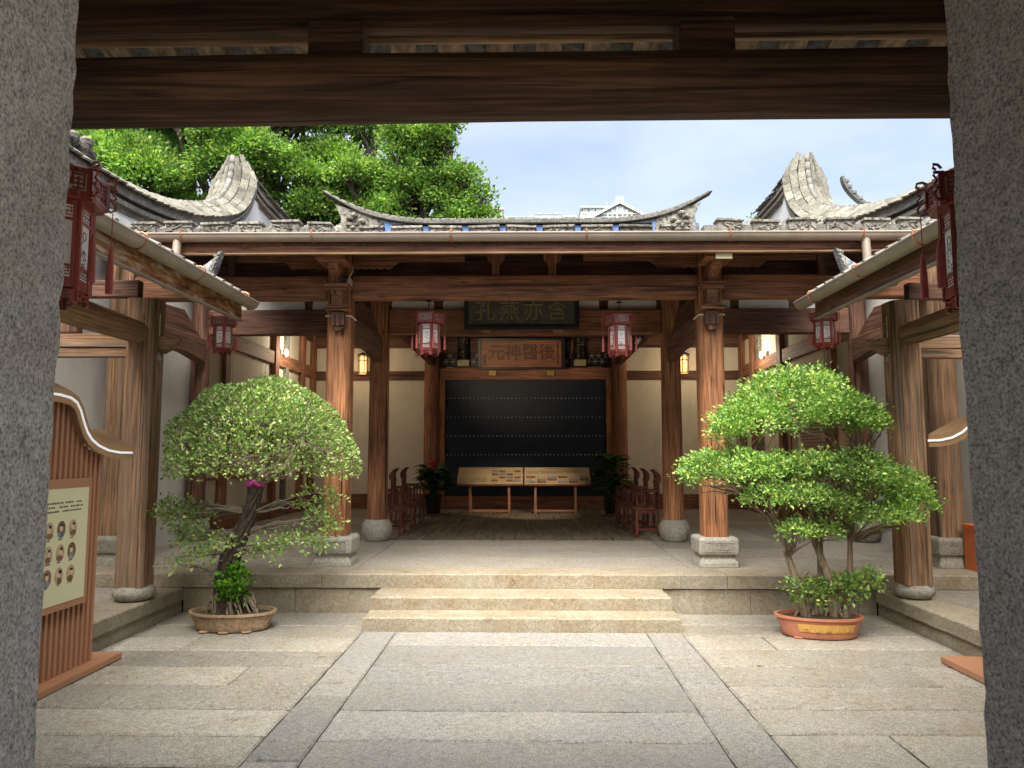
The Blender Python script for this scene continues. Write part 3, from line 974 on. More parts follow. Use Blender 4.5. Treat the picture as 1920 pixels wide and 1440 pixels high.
MB().box(-5.9, 5.9, 9.0, 9.2, 4.47, 4.50).build('eave_board', 'beam_X', roof)

def gutter(p0, p1, r, parent, brackets, end_cap=True):
    """half-round gutter from p0 to p1 with strap brackets"""
    p0, p1 = Vector(p0), Vector(p1)
    d = (p1 - p0).normalized()
    side = Vector((0, 0, 1)).cross(d).normalized()
    m = MB()
    n = 12
    vs, fs = [], []
    for p in (p0, p1):
        for rr in (r, r - 0.008):
            for k in range(n + 1):
                a = math.pi + math.pi * k / n
                vs.append(p + side * math.cos(a) * rr + Vector((0, 0, 1)) * math.sin(a) * rr)
    q = n + 1
    for k in range(n):
        fs.append((k, k + 1, 2 * q + k + 1, 2 * q + k))
        fs.append((q + k + 1, q + k, 3 * q + k, 3 * q + k + 1))
    fs.append((0, 2 * q, 3 * q, q))
    fs.append((n, q + n, 3 * q + n, 2 * q + n))
    for e in (0, 2 * q):
        fs.append(tuple(e + k for k in range(q)))
    m.add(vs, fs)
    for sg in (-1, 1):
        m.tube([p0 + side * sg * r, p1 + side * sg * r], 0.012, 6)
    g = m.build('gutter', 'gutter', parent, smooth=True)
    ln = (p1 - p0).length
    for t in brackets:
        c = p0 + d * t
        path = [c + side * r * 1.05 * math.cos(math.pi + math.pi * k / 8) + Vector((0, 0, 1)) * (r * 1.06 * math.sin(math.pi + math.pi * k / 8)) for k in range(9)]
        path = [path[0] + Vector((0, 0, .045)), path[0] + Vector((0, 0, .02))] + path + [path[-1] + Vector((0, 0, .03))]
        MB().tube(path, 0.011, 6).tube([c - side * r * 1.1 + Vector((0, 0, .03)), c - side * r * 0.5 + Vector((0, 0, .055)), c + side * r + Vector((0, 0, .03))], 0.013, 6).build('gutter_bracket', 'copper', g, smooth=True)
    for t in (ln * 0.27, ln * 0.61):
        c = p0 + d * t
        MB().tube([c + side * r * 1.0 * math.cos(math.pi + math.pi * k / 8) + Vector((0, 0, 1)) * (r * 1.0 * math.sin(math.pi + math.pi * k / 8)) for k in range(9)], 0.006, 5).build('gutter_joint', 'gutter', g, smooth=True)
    return g
gutter((-5.35, 8.86, 4.605), (5.2, 8.86, 4.575), 0.083, hall, [1.15, 2.75, 4.44, 6.08, 7.8, 9.38])
for xx, zb in ((-4.27, 4.02), (4.08, 4.05)):
    MB().tube([(xx, 8.86, 4.57), (xx, 8.84, 4.35), (xx, 8.82, zb)], 0.05, 14).tube([(xx, 8.842, 4.22), (xx, 8.84, 4.19)], 0.056, 14).build('downpipe', 'gutter', hall, smooth=True)

# parapet ridge above the eave: carved blocks, blue fields, upswept ends
ridge = MB().box(-5.5, -2.4, 9.06, 9.24, 4.56, 4.755).box(2.2, 5.4, 9.06, 9.24, 4.56, 4.755).box(-2.4, 2.2, 9.30, 9.40, 4.58, 4.86).build('parapet_ridge', 'tile', hall)
def carved_block(x0, x1, z0, z1, y, parent, mat='carved'):
    m = MB()
    e = 0.02
    m.box(x0, x1, y, y + 0.16, z0, z1)
    r = random.Random(int(x0 * 1000))
    n_ = 9
    for i in range(n_):
        cx, cz = r.uniform(x0 + .04, x1 - .04), r.uniform(z0 + .03, z1 - .02)
        w, h = r.uniform(.015, .05), r.uniform(.008, .025)
        m.mbox(Matrix.Translation((cx, y, cz)) @ Matrix.Rotation(r.uniform(-.8, .8), 4, 'Y'), w * 2, 0.03, h)
    # uneven mortar cap
    m.mbox(Matrix.Translation(((x0 + x1) / 2, y + .07, z1 + .008)) @ Matrix.Rotation(r.uniform(-.04, .04), 4, 'Y'), x1 - x0 + .03, 0.2, 0.03)
    return m.build('ridge_block', mat, parent, bevel=0.008)
xx = -5.4
k = 0
while xx < 5.1:
    wd = random.uniform(0.26, 0.34)
    if xx + wd < -2.30 or xx > 2.05:
        carved_block(xx, xx + wd, 4.66, 4.80 + random.uniform(-.015, .02), 9.04, ridge)
        m = MB()
        for q in range(3):
            m.lathe((xx + wd + 0.03 + 0.035 * q, 9.12, 4.66), [(0.03, 0), (0.045, 0.04), (0.035, 0.09), (0.015, 0.12 + 0.02 * q)], 8)
        m.build('ridge_knot', 'carved', ridge, smooth=True)
    xx += wd + 0.13
def crest(x):
    """height of the central ridge's upper line"""
    c = x + 0.1
    a = abs(c)
    e = 0.0 if a < 1.0 else ((a - 1.0) / 1.45) ** 2.4 * 0.36
    return 4.912 + e
pts_t, pts_b = [], []
N_ = 40
for i in range(N_ + 1):
    x = -2.62 + 4.98 * i / N_
    z = crest(x)
    pts_t.append((x, z))
    a = abs(x + 0.1)
    thick = 0.05 if a < 2.0 else 0.05 * max(0.3, (2.5 - a) / 0.5)
    pts_b.append((x, z - thick))
MB().prism(pts_t + pts_b[::-1], 1, 9.26, 9.46).build('ridge_crest', 'tile', ridge, bevel=0.008)
MB().prism([(p[0], p[1] + .0) for p in pts_b] + [(p[0], p[1] - .014) for p in pts_b][::-1], 1, 9.24, 9.4).build('ridge_moulding', 'joint', ridge)
for i in range(46):
    x = -2.55 + i * 4.84 / 45
    sl = (crest(x + .01) - crest(x - .01)) / .02
    m = MB().mbox(Matrix.Translation((x, 9.35, crest(x) + .008)) @ Matrix.Rotation(-math.atan(sl), 4, 'Y'), 0.095, 0.16, 0.022)
    m.build('crest_tile', 'tile', ridge, bevel=0.006, seg=1)
# body under the crest: pale field, carved blocks and blue insets
body = [(x, min(crest(x) - 0.06, 5.10)) for x in [-2.3 + 4.4 * i / 24 for i in range(25)]]
MB().prism(body + [(2.12, 4.60), (-2.32, 4.60)], 1, 9.30, 9.38).build('ridge_field', 'bluewhite', ridge)
bx = -2.2
while bx < 1.95:
    wd = random.uniform(0.36, 0.46)
    carved_block(bx, bx + wd, 4.64, 4.80, 9.25, ridge)
    MB().box(bx + wd + .012, bx + wd + .098, 9.285, 9.298, 4.70, 4.835 + min(.08, max(0, crest(bx + wd) - 4.92))).build('blue_inset', 'bluepaint', ridge)
    bx += wd + 0.11
for s, xt in ((-1, -2.35), (1, 2.12)):
    m = MB()
    for q in range(9):
        a = q * 0.75
        r_ = 0.035 + 0.014 * q
        m.lathe((xt - s * (0.10 + 0.05 * (q % 4)) , 9.24, 4.76 + 0.042 * (q % 6)), [(0.02, -.03), (0.05, -.012), (0.052, .012), (0.02, .03)], 8)
    m.prism([(xt - s * .5, 4.72), (xt + s * .02, 4.72), (xt + s * .02, 4.95), (xt + s * .10, 5.12), (xt - s * .12, 5.05), (xt - s * .45, 4.93)], 1, 9.27, 9.42)
    m.build('ridge_scroll', 'carved', ridge, smooth=True)

# ================================================================== SIDE GALLERIES
def gallery(s):
    side_word = 'left' if s < 0 else 'right'
    g = thing('side_gallery', (s * 4.4, 7.5, ZW), 'timber side gallery along the %s edge of the courtyard, grey gutter on its eave' % side_word, 'building')
    yc = 8.50 if s < 0 else 8.80
    xc = s * 4.42
    zb = ZW
    def part(mb, name, mat, **kw):
        return mb.build(name, mat, g, **kw)
    c = groove_column(xc, yc, zb + 0.16, 3.72, 0.165).build('column', 'wing_Z', g, smooth=True)
    MB().lathe((xc, yc, zb), [(0.14, 0), (0.185, 0.02), (0.225, 0.07), (0.225, 0.11), (0.20, 0.15), (0.17, 0.165)], 8 if s > 0 else 28).build('column_base', 'basestone', c, smooth=True)
    # log purlin over the columns
    part(MB().tube([(xc + s * .02, 3.4, 3.33), (xc + s * .02, 5.5, 3.34), (xc + s * .02, 7.4, 3.33), (xc + s * .02, yc - .14, 3.32)], [0.14, 0.15, 0.145, 0.13], 20), 'log_purlin', 'wing_Y', smooth=True)
    a, b = sorted((xc + s * .17, s * 5.92))
    part(MB().box(a, b, yc - .07, yc + .07, 3.16, 3.32), 'tie_beam', 'wing_X', bevel=0.012)
    part(MB().box(a, b, yc - .06, yc + .06, 3.05, 3.155), 'tie_beam', 'wing_X', bevel=0.012)
    # carved beam end poking out towards the courtyard
    q = [(xc - s * .16, 3.10), (xc - s * .22, 3.09), (xc - s * .27, 3.12), (xc - s * .33, 3.15), (xc - s * .36, 3.20), (xc - s * .40, 3.21), (xc - s * .41, 3.27),
         (xc - s * .36, 3.29), (xc - s * .32, 3.25), (xc - s * .29, 3.26), (xc - s * .26, 3.29), (xc - s * .16, 3.29)]
    part(MB().prism(q, 1, yc - .055, yc + .055), 'carved_beam_end', 'wing_X', bevel=0.01)
    part(MB().lathe((xc - s * .17, yc - .02, 3.0), [(.02, 0), (.035, .02), (.035, .05), (.02, .08)], 10), 'pipe_clamp', 'gutter', smooth=True)
    part(MB().tube([(xc - s * .175, yc - .03, 3.08), (xc - s * .175, yc - .03, 3.55)], 0.008, 6), 'conduit', 'white')
    # short post and carved bracket above the beam, towards the wall
    part(MB().box(*sorted((s * 5.2, s * 5.4)), yc - .07, yc + .07, 3.322, 3.75), 'strut', 'dark_Z', bevel=0.02)
    part(MB().box(*sorted((s * 4.5, s * 5.92)), yc - .06, yc + .06, 3.75, 3.95), 'tie_beam', 'dark_X', bevel=0.015)
    # back wall and its timber post
    part(MB().box(*sorted((s * 5.93, s * 5.99)), 3.0, 9.0, ZW, 5.6), 'back_wall', 'white')
    part(MB().box(*sorted((s * 5.72, s * 5.925)), 5.2, 5.5, ZW, 4.2), 'post', 'wing_Z', bevel=0.01)
    # roof
    x0, z0 = s * 3.40, 3.80
    x1, z1 = s * 4.80, 4.42  # roof stops short of the back wall: unseen gap added for daylight
    y0, y1 = 3.2, 9.02
    def rz(x):
        return z0 + (abs(x) - 3.40) / 1.40 * (z1 - z0)
    roof_ = MB().add([(x0, y0, z0), (x1, y0, z1), (x1, y1, z1), (x0, y1, z0), (x0, y0, z0 + .05), (x1, y0, z1 + .05), (x1, y1, z1 + .05), (x0, y1, z0 + .05)],
                     [(0, 1, 2, 3), (4, 5, 6, 7), (0, 1, 5, 4), (1, 2, 6, 5), (2, 3, 7, 6), (3, 0, 4, 7)]).build('roof', 'dark_X', g)
    for i in range(24):
        yy = y0 + 0.12 + i * 0.245
        if yy > y1 - .05:
            break
        MB().tube([(x0 + s * .03, yy, z0 + .05), (s * 4.3, yy, rz(4.3) + .055), (x1, yy, z1 + .055)], [0.05, 0.048, 0.048], 8).build('roof_tile_row', 'tile', roof_, smooth=True)
        MB().box(*sorted((x0 + s * .03, s * 4.79)), yy - .04, yy + .04, -.085, -.055).build('rafter', 'dark_X', roof_)
    for o in [o for o in roof_.children if o.name.startswith('rafter')]:
        for v in o.data.vertices:
            v.co.z += rz(v.co.x)
    MB().box(*sorted((x0 - s * .01, x0 + s * .05)), y0, y1 - .02, z0 + .012, z0 + .055).build('eave_lath', 'tile', roof_)
    fa = 'peeling' if s < 0 else 'dark_Y'
    part(MB().box(*sorted((s * 3.47, s * 3.50)), y0, y1 - .1, 3.56, 3.77), 'fascia', fa, bevel=0.004, seg=1)
    part(MB().box(*sorted((s * 3.455, s * 3.51)), y0, y1 - .1, 3.540, 3.558), 'fascia_edge', 'gutter')
    gutter((s * 3.34, 3.2, 3.775), (s * 3.34, 8.9 if s < 0 else 9.02, 3.765), 0.085, g, [3.0, 4.15, 5.35])
    # upturned ridge end under the hall eave
    pr = []
    for i in range(9):
        t = i / 8
        pr.append((s * (4.42 - 0.70 * t), 4.10 + 0.06 * t + 0.26 * t ** 3))
    lo_ = [(s * 3.84, 4.05), (s * 3.95, 3.95), (s * 4.45, 3.95)]
    e = part(MB().prism(pr + lo_, 1, 8.86, 8.98), 'ridge_end', 'bluewhite', bevel=0.01)
    m = MB()
    for i in range(6):
        m.mbox(Matrix.Translation((s * (3.77 + .02 * i), 8.85, 4.36 - 0.06 * i)) @ Matrix.Rotation(s * (0.5 + .2 * i), 4, 'Y'), .09, .03, .035)
    m.build('ridge_relief', 'carved', e, bevel=0.006)
    return g
gal_l = gallery(-1)
gal_r = gallery(1)

# ================================================================== SADDLE GABLE WALLS
def saddle_wall(s, dy, dz):
    """whitewashed fire wall whose tiled coping swoops up like a saddle"""
    w = thing('saddle_wall', (s * 6.3, 12, 0), 'whitewashed saddle wall with upswept tiled coping %s' % ('in front of the leafy trees' if s < 0 else 'against the open sky'), 'wall')
    if s < 0:
        path = [(2.0, 6.4), (4.5, 6.2), (7.0, 6.02), (9.0, 5.93), (10.5, 5.95), (11.6, 6.05), (12.6, 6.22), (13.4, 6.44), (14.2, 6.72), (14.85, 7.06), (15.25, 7.45), (15.45, 7.85), (15.54, 8.28)]
        end_y, flat_z = 17.95, 7.86
    else:
        path = [(2.0, 6.4), (4.5, 6.2), (7.0, 6.0), (9.0, 5.90), (11.0, 5.95), (12.5, 6.12), (13.8, 6.42), (14.9, 6.78), (15.7, 7.16), (16.2, 7.62), (16.4, 8.1), (16.47, 8.62)]
        end_y, flat_z = 18.75, 8.2
    # smooth it
    def cr(p, n=4):
        out = []
        for i in range(len(p) - 1):
            p0, p1, p2, p3 = (np.array(p[max(i - 1, 0)]), np.array(p[i]), np.array(p[i + 1]), np.array(p[min(i + 2, len(p) - 1)]))
            for k in range(n):
                t = k / n
                out.append(tuple(0.5 * ((2 * p1) + (-p0 + p2) * t + (2 * p0 - 5 * p1 + 4 * p2 - p3) * t * t + (-p0 + 3 * p1 - 3 * p2 + p3) * t ** 3)))
        out.append(tuple(p[-1]))
        return out
    sp = cr(path)
    tip_y, tip_z = sp[-1]
    back = [(tip_y + .22, tip_z - .12), (tip_y + .8, flat_z + .03), (end_y, flat_z - .04)]
    # plaster body
    poly = [(2.0, 0.0)] + [(y, z - 0.25) for y, z in sp if z - .25 < flat_z - .3] + [(tip_y - .02, flat_z - .3), (end_y, flat_z - .32), (end_y, 0.0)]
    MB().prism(poly, 0, *sorted((s * 6.02, s * 6.58))).build('plaster_wall', 'gable', w)
    # moulding bands under the coping
    full = sp + back
    L_tip = Vector((0, tip_y, tip_z))
    def taper(p):
        # the coping narrows to a point over the last metre
        return min(1.0, 0.42 + 1.1 * max(0.0, (tip_z - p.z)) ** 0.8)
    def band(off0, off1, x0, x1, name, mat, pts):
        xm, xh = (x0 + x1) / 2, (x1 - x0) / 2
        P_ = [Vector((0, y, z)) for y, z in pts]
        top_, bot_ = [], []
        for i, p in enumerate(P_):
            t = (P_[min(i + 1, len(P_) - 1)] - P_[max(i - 1, 0)]).normalized()
            nrm = Vector((0, -t.z, t.y))
            a = p + nrm * off0
            b = p + nrm * off1
            top_.append((a.y, a.z)); bot_.append((b.y, b.z))
        vs, fs = [], []
        for p, a, b in zip(P_, top_, bot_):
            h_ = xh * taper(p)
            vs += [(xm - h_, *a), (xm + h_, *a), (xm + h_, *b), (xm - h_, *b)]
        n = len(top_)
        for i in range(n - 1):
            for k in range(4):
                fs.append((i * 4 + k, i * 4 + (k + 1) % 4, (i + 1) * 4 + (k + 1) % 4, (i + 1) * 4 + k))
        fs += [(3, 2, 1, 0), tuple((n - 1) * 4 + k for k in range(4))]
        return MB().add(vs, fs).build(name, mat, w)
    for pts in (sp, back):
        band(-0.20, -0.26, *sorted((s * 5.86, s * 6.74)), 'moulding', 'tile', pts)
        band(-0.261, -0.31, *sorted((s * 5.93, s * 6.67)), 'moulding', 'joint', pts)
        band(-0.311, -0.38, *sorted((s * 5.90, s * 6.70)), 'moulding', 'coping', pts)
        band(-0.381, -0.46, *sorted((s * 5.995, s * 6.61)), 'moulding', 'carved', pts)
        band(0.08, -0.10, *sorted((s * 6.16, s * 6.44)), 'coping_core', 'tile', pts)
        band(-0.101, -0.199, *sorted((s * 5.90, s * 6.70)), 'coping_core', 'tile', pts)
    for off, t_ in ((0.06, .07), (0.16, .06)):
        MB().box(*sorted((s * (6.0 - off), s * (6.6 + off))), end_y - .02 , end_y + .05 + off, 0, flat_z - .05 - off).build('corner_moulding', 'carved', w)
    # tiles: two courses falling to each side and a rounded rib along the middle
    dens = []
    for pts in (sp, back):
        P_ = [Vector((0, y, z)) for y, z in pts]
        acc = 0.0
        out = []
        i = 0
        d_ = 0.0
        seglen = [(P_[k + 1] - P_[k]).length for k in range(len(P_) - 1)]
        total = sum(seglen)
        stepl = 0.215
        nn = int(total / stepl)
        for q in range(nn):
            dist = (q + 0.5) * total / nn
            k = 0
            while k < len(seglen) - 1 and dist > seglen[k]:
                dist -= seglen[k]
                k += 1
            p = P_[k].lerp(P_[k + 1], dist / seglen[k])
            t = (P_[k + 1] - P_[k]).normalized()
            out.append((p, t))
        dens.append(out)
    for pts in dens:
        for q, (p, t) in enumerate(pts):
            if p.y < 6.5:
                continue
            nrm = Vector((0, -t.z, t.y))
            for side in (-1, 1):
                for row in range(3):
                    tp_ = taper(p)
                    xo = (0.13 + 0.14 * row) * side * tp_ * 1.05
                    off = 0.105 - 0.085 * row
                    sh = (0.5 if row % 2 else 0) * 0.2
                    o_ = p + nrm * (off + random.uniform(-.008, .008)) + t * sh + Vector((s * 6.3 + xo, 0, 0))
                    mt = Matrix((Vector((1, 0, 0)), t, nrm)).transposed().to_4x4()
                    slope_ = (taper(p + t * .1) - taper(p - t * .1)) / .2 * abs(xo) / max(tp_, .05)
                    mt = Matrix.Translation(o_) @ mt @ Matrix.Rotation(-side * math.atan(slope_), 4, 'Z') @ Matrix.Rotation(side * 0.58 + random.uniform(-.03, .03), 4, 'Y') @ Matrix.Rotation(0.10, 4, 'X') @ Matrix.Diagonal((tp_ * 1.05, 1, 1, 1))
                    tile = bpy.data.objects.new('coping_tile', COPING_TILE)
                    COL.objects.link(tile)
                    tile.matrix_world = mt
                    tile.parent = w
                    tile.matrix_parent_inverse = Matrix.Translation(-Vector(w.location))
            mt = Matrix((Vector((1, 0, 0)), t, nrm)).transposed().to_4x4()
            mt = Matrix.Translation(p + nrm * 0.13 + Vector((s * 6.3, 0, 0))) @ mt @ Matrix.Rotation(0.13, 4, 'X')
            tile = bpy.data.objects.new('ridge_tile', RIDGE_TILE)
            COL.objects.link(tile)
            tile.matrix_world = mt
            tile.parent = w
            tile.matrix_parent_inverse = Matrix.Translation(-Vector(w.location))
    return w
COPING_TILE = MB().box(-.074, .074, -.118, .118, -.014, .014).mesh('coping_tile')
COPING_TILE.materials.append(M['coping'])
_rt = MB()
_v, _f = [], []
for yy, rr in ((-.125, .062), (.125, .052)):
    for k in range(9):
        a = math.pi * k / 8
        _v.append((rr * math.cos(a), yy, rr * math.sin(a)))
for k in range(8):
    _f.append((k, k + 1, 9 + k + 1, 9 + k))
_f += [tuple(range(9)), tuple(range(9, 18))]
RIDGE_TILE = _rt.add(_v, _f).mesh('ridge_tile', True)
RIDGE_TILE.materials.append(M['tile'])
sw_l = saddle_wall(-1, 0, 0)
sw_r = saddle_wall(1, 0.55, 0.30)
# rubble scroll on the near end of the left saddle wall
m = MB()
for i in range(10):
    m.lathe((-6.05 + random.uniform(-.1, .1), 8.6 + i * 0.14, 6.08 + random.uniform(-.04, .1)), [(0.03, -.08), (0.10, -.03), (0.11, .03), (0.03, .09)], 9)
m.build('coping_scroll', 'carved', sw_l, smooth=True)

# upturned roof tip beyond the right saddle wall
tp = thing('roof_ridge_tip', (7.15, 16.3, 6.2), 'thin upturned ridge tip rising behind the right tiled coping', 'roof ornament')
pr = []
for i in range(11):
    t = i / 10
    pr.append((7.02 + 0.9 * (1 - t) ** 2.0, 7.15 + 0.95 * t))
MB().prism(pr + [(p[0] + .05 + .20 * (1 - i / 10), p[1] - .02) for i, p in enumerate(pr)][::-1], 1, 16.2, 16.36).build('tip_blade', 'tile', tp, bevel=0.01)
for i in range(7):
    MB().box(7.0 + 0.9 * (1 - i / 7) ** 2 + .06, 7.0 + 0.9 * (1 - i / 7) ** 2 + .15, 16.18, 16.38, 7.16 + .92 * i / 7, 7.22 + .92 * i / 7).build('tip_tile', 'tile', tp)
MB().box(7.0, 12.0, 16.1, 16.5, 5.2, 7.16).build('tip_wall', 'gable', tp)

# ================================================================== GATE HALL (the camera stands in its doorway)
gate = thing('gate_hall', (0, 1.5, 0.3), 'shaded gate with speckled granite jambs and log beam framing the courtyard view', 'gate')
def jamb(s):
    """rough granite door jamb; its inner face is all the picture shows"""
    r = random.Random(5 + s)
    vs, fs = [], []
    nz = 60
    for i in range(nz + 1):
        z = 0.3 + 2.95 * i / nz
        jx = r.uniform(-.003, .003) + 0.003 * math.sin(z * 3.1 + s)
        jy = r.uniform(-.004, .004)
        if s < 0:
            ring = [(-0.985 + jx * .3, 1.15), (-1.016 + jx, 1.40), (-1.042 + jx, 1.628 + jy), (-1.052 + jx, 1.640 + jy), (-1.45, 1.66), (-1.45, 1.15)]
        else:
            ring = [(1.19 - jx * .3, 1.20), (1.118 - jx, 1.50), (1.048 - jx, 1.795 + jy), (1.058 - jx, 1.812 + jy), (1.45, 1.82), (1.45, 1.20)]
        vs += [(x, y, z) for x, y in ring]
    q = 6
    for i in range(nz):
        for k in range(q):
            fs.append((i * q + k, i * q + (k + 1) % q, (i + 1) * q + (k + 1) % q, (i + 1) * q + k))
    fs += [tuple(range(q))[::-1], tuple(range(nz * q, nz * q + q))]
    return MB().add(vs, fs).build('stone_jamb', 'jamb', gate)
jamb(-1)
jamb(1)
MB().box(-1.6, 1.6, 1.2, 1.78, 3.16, 3.5).build('stone_lintel', 'jamb', gate, bevel=0.01)
for s in (-1, 1):
    MB().box(*sorted((s * 1.451, s * 6.5)), 1.25, 1.64, 0, 4.6).build('gate_wall', 'white', gate)
MB().box(-1.6, 1.6, 1.25, 1.6, 3.501, 4.6).build('gate_wall', 'white', gate)
MB().box(-6.5, 2.4, -3.2, 1.2, 0.0, 0.30).box(-6.5, 6.5, 1.201, 3.3, 0.0, 0.30).build('gate_floor', 'floorstone', gate)
MB().box(-1.9, -1.8, -3.2, 1.24, 0.301, 3.55).build('vestibule_wall', 'gate_Z', gate)
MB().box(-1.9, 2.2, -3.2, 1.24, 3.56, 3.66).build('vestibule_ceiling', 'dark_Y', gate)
# porch timbers
lp = []
for i in range(13):
    x = -6 + i
    lp.append((x, 2.70 + 0.008 * math.sin(x * 1.3), 3.304 + 0.0035 * x + 0.006 * math.sin(x * .9 + 1)))
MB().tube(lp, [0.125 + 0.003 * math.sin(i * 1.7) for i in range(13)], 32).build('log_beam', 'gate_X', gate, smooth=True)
for x0, x1 in ((-0.84, -0.625), (0.585, 0.80), (-2.6, -2.3), (2.25, 2.5)):
    MB().box(x0, x1, 2.72, 2.86, 3.41, 3.60).build('spacer_block', 'gate_X', gate, bevel=0.012)
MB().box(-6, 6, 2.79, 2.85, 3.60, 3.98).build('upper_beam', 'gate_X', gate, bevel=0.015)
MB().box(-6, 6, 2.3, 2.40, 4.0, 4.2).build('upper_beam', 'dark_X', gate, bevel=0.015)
MB().tube([(-6, 3.30, 3.862), (6, 3.30, 3.866)], 0.032, 16).build('eave_purlin', 'pale_X', gate, smooth=True)
def gz(y):
    return 3.80 + (3.62 - y) * 0.40
for i in range(30):
    x = -3.4 + i * 0.234
    m = MB().add([(x - .062, 1.9, gz(1.9)), (x + .062, 1.9, gz(1.9)), (x + .062, 3.6, gz(3.6)), (x - .062, 3.6, gz(3.6)),
                  (x - .062, 1.9, gz(1.9) + .028), (x + .062, 1.9, gz(1.9) + .028), (x + .062, 3.6, gz(3.6) + .028), (x - .062, 3.6, gz(3.6) + .028)],
                 [(0, 3, 2, 1), (4, 5, 6, 7), (0, 1, 5, 4), (1, 2, 6, 5), (2, 3, 7, 6), (3, 0, 4, 7)])
    m.build('rafter', 'rafter', gate)
MB().prism([(1.2, gz(1.2) + .03), (3.62, gz(3.62) + .03), (3.62, gz(3.62) + .11), (1.2, gz(1.2) + .14)], 0, -6.4, 6.4).build('roof', 'tile', gate)
MB().prism([(-3.4, 3.9), (1.2, gz(1.2) + .03), (1.2, gz(1.2) + .14), (-3.4, 4.05)], 0, -6.4, 6.4).build('rear_roof', 'tile', gate)
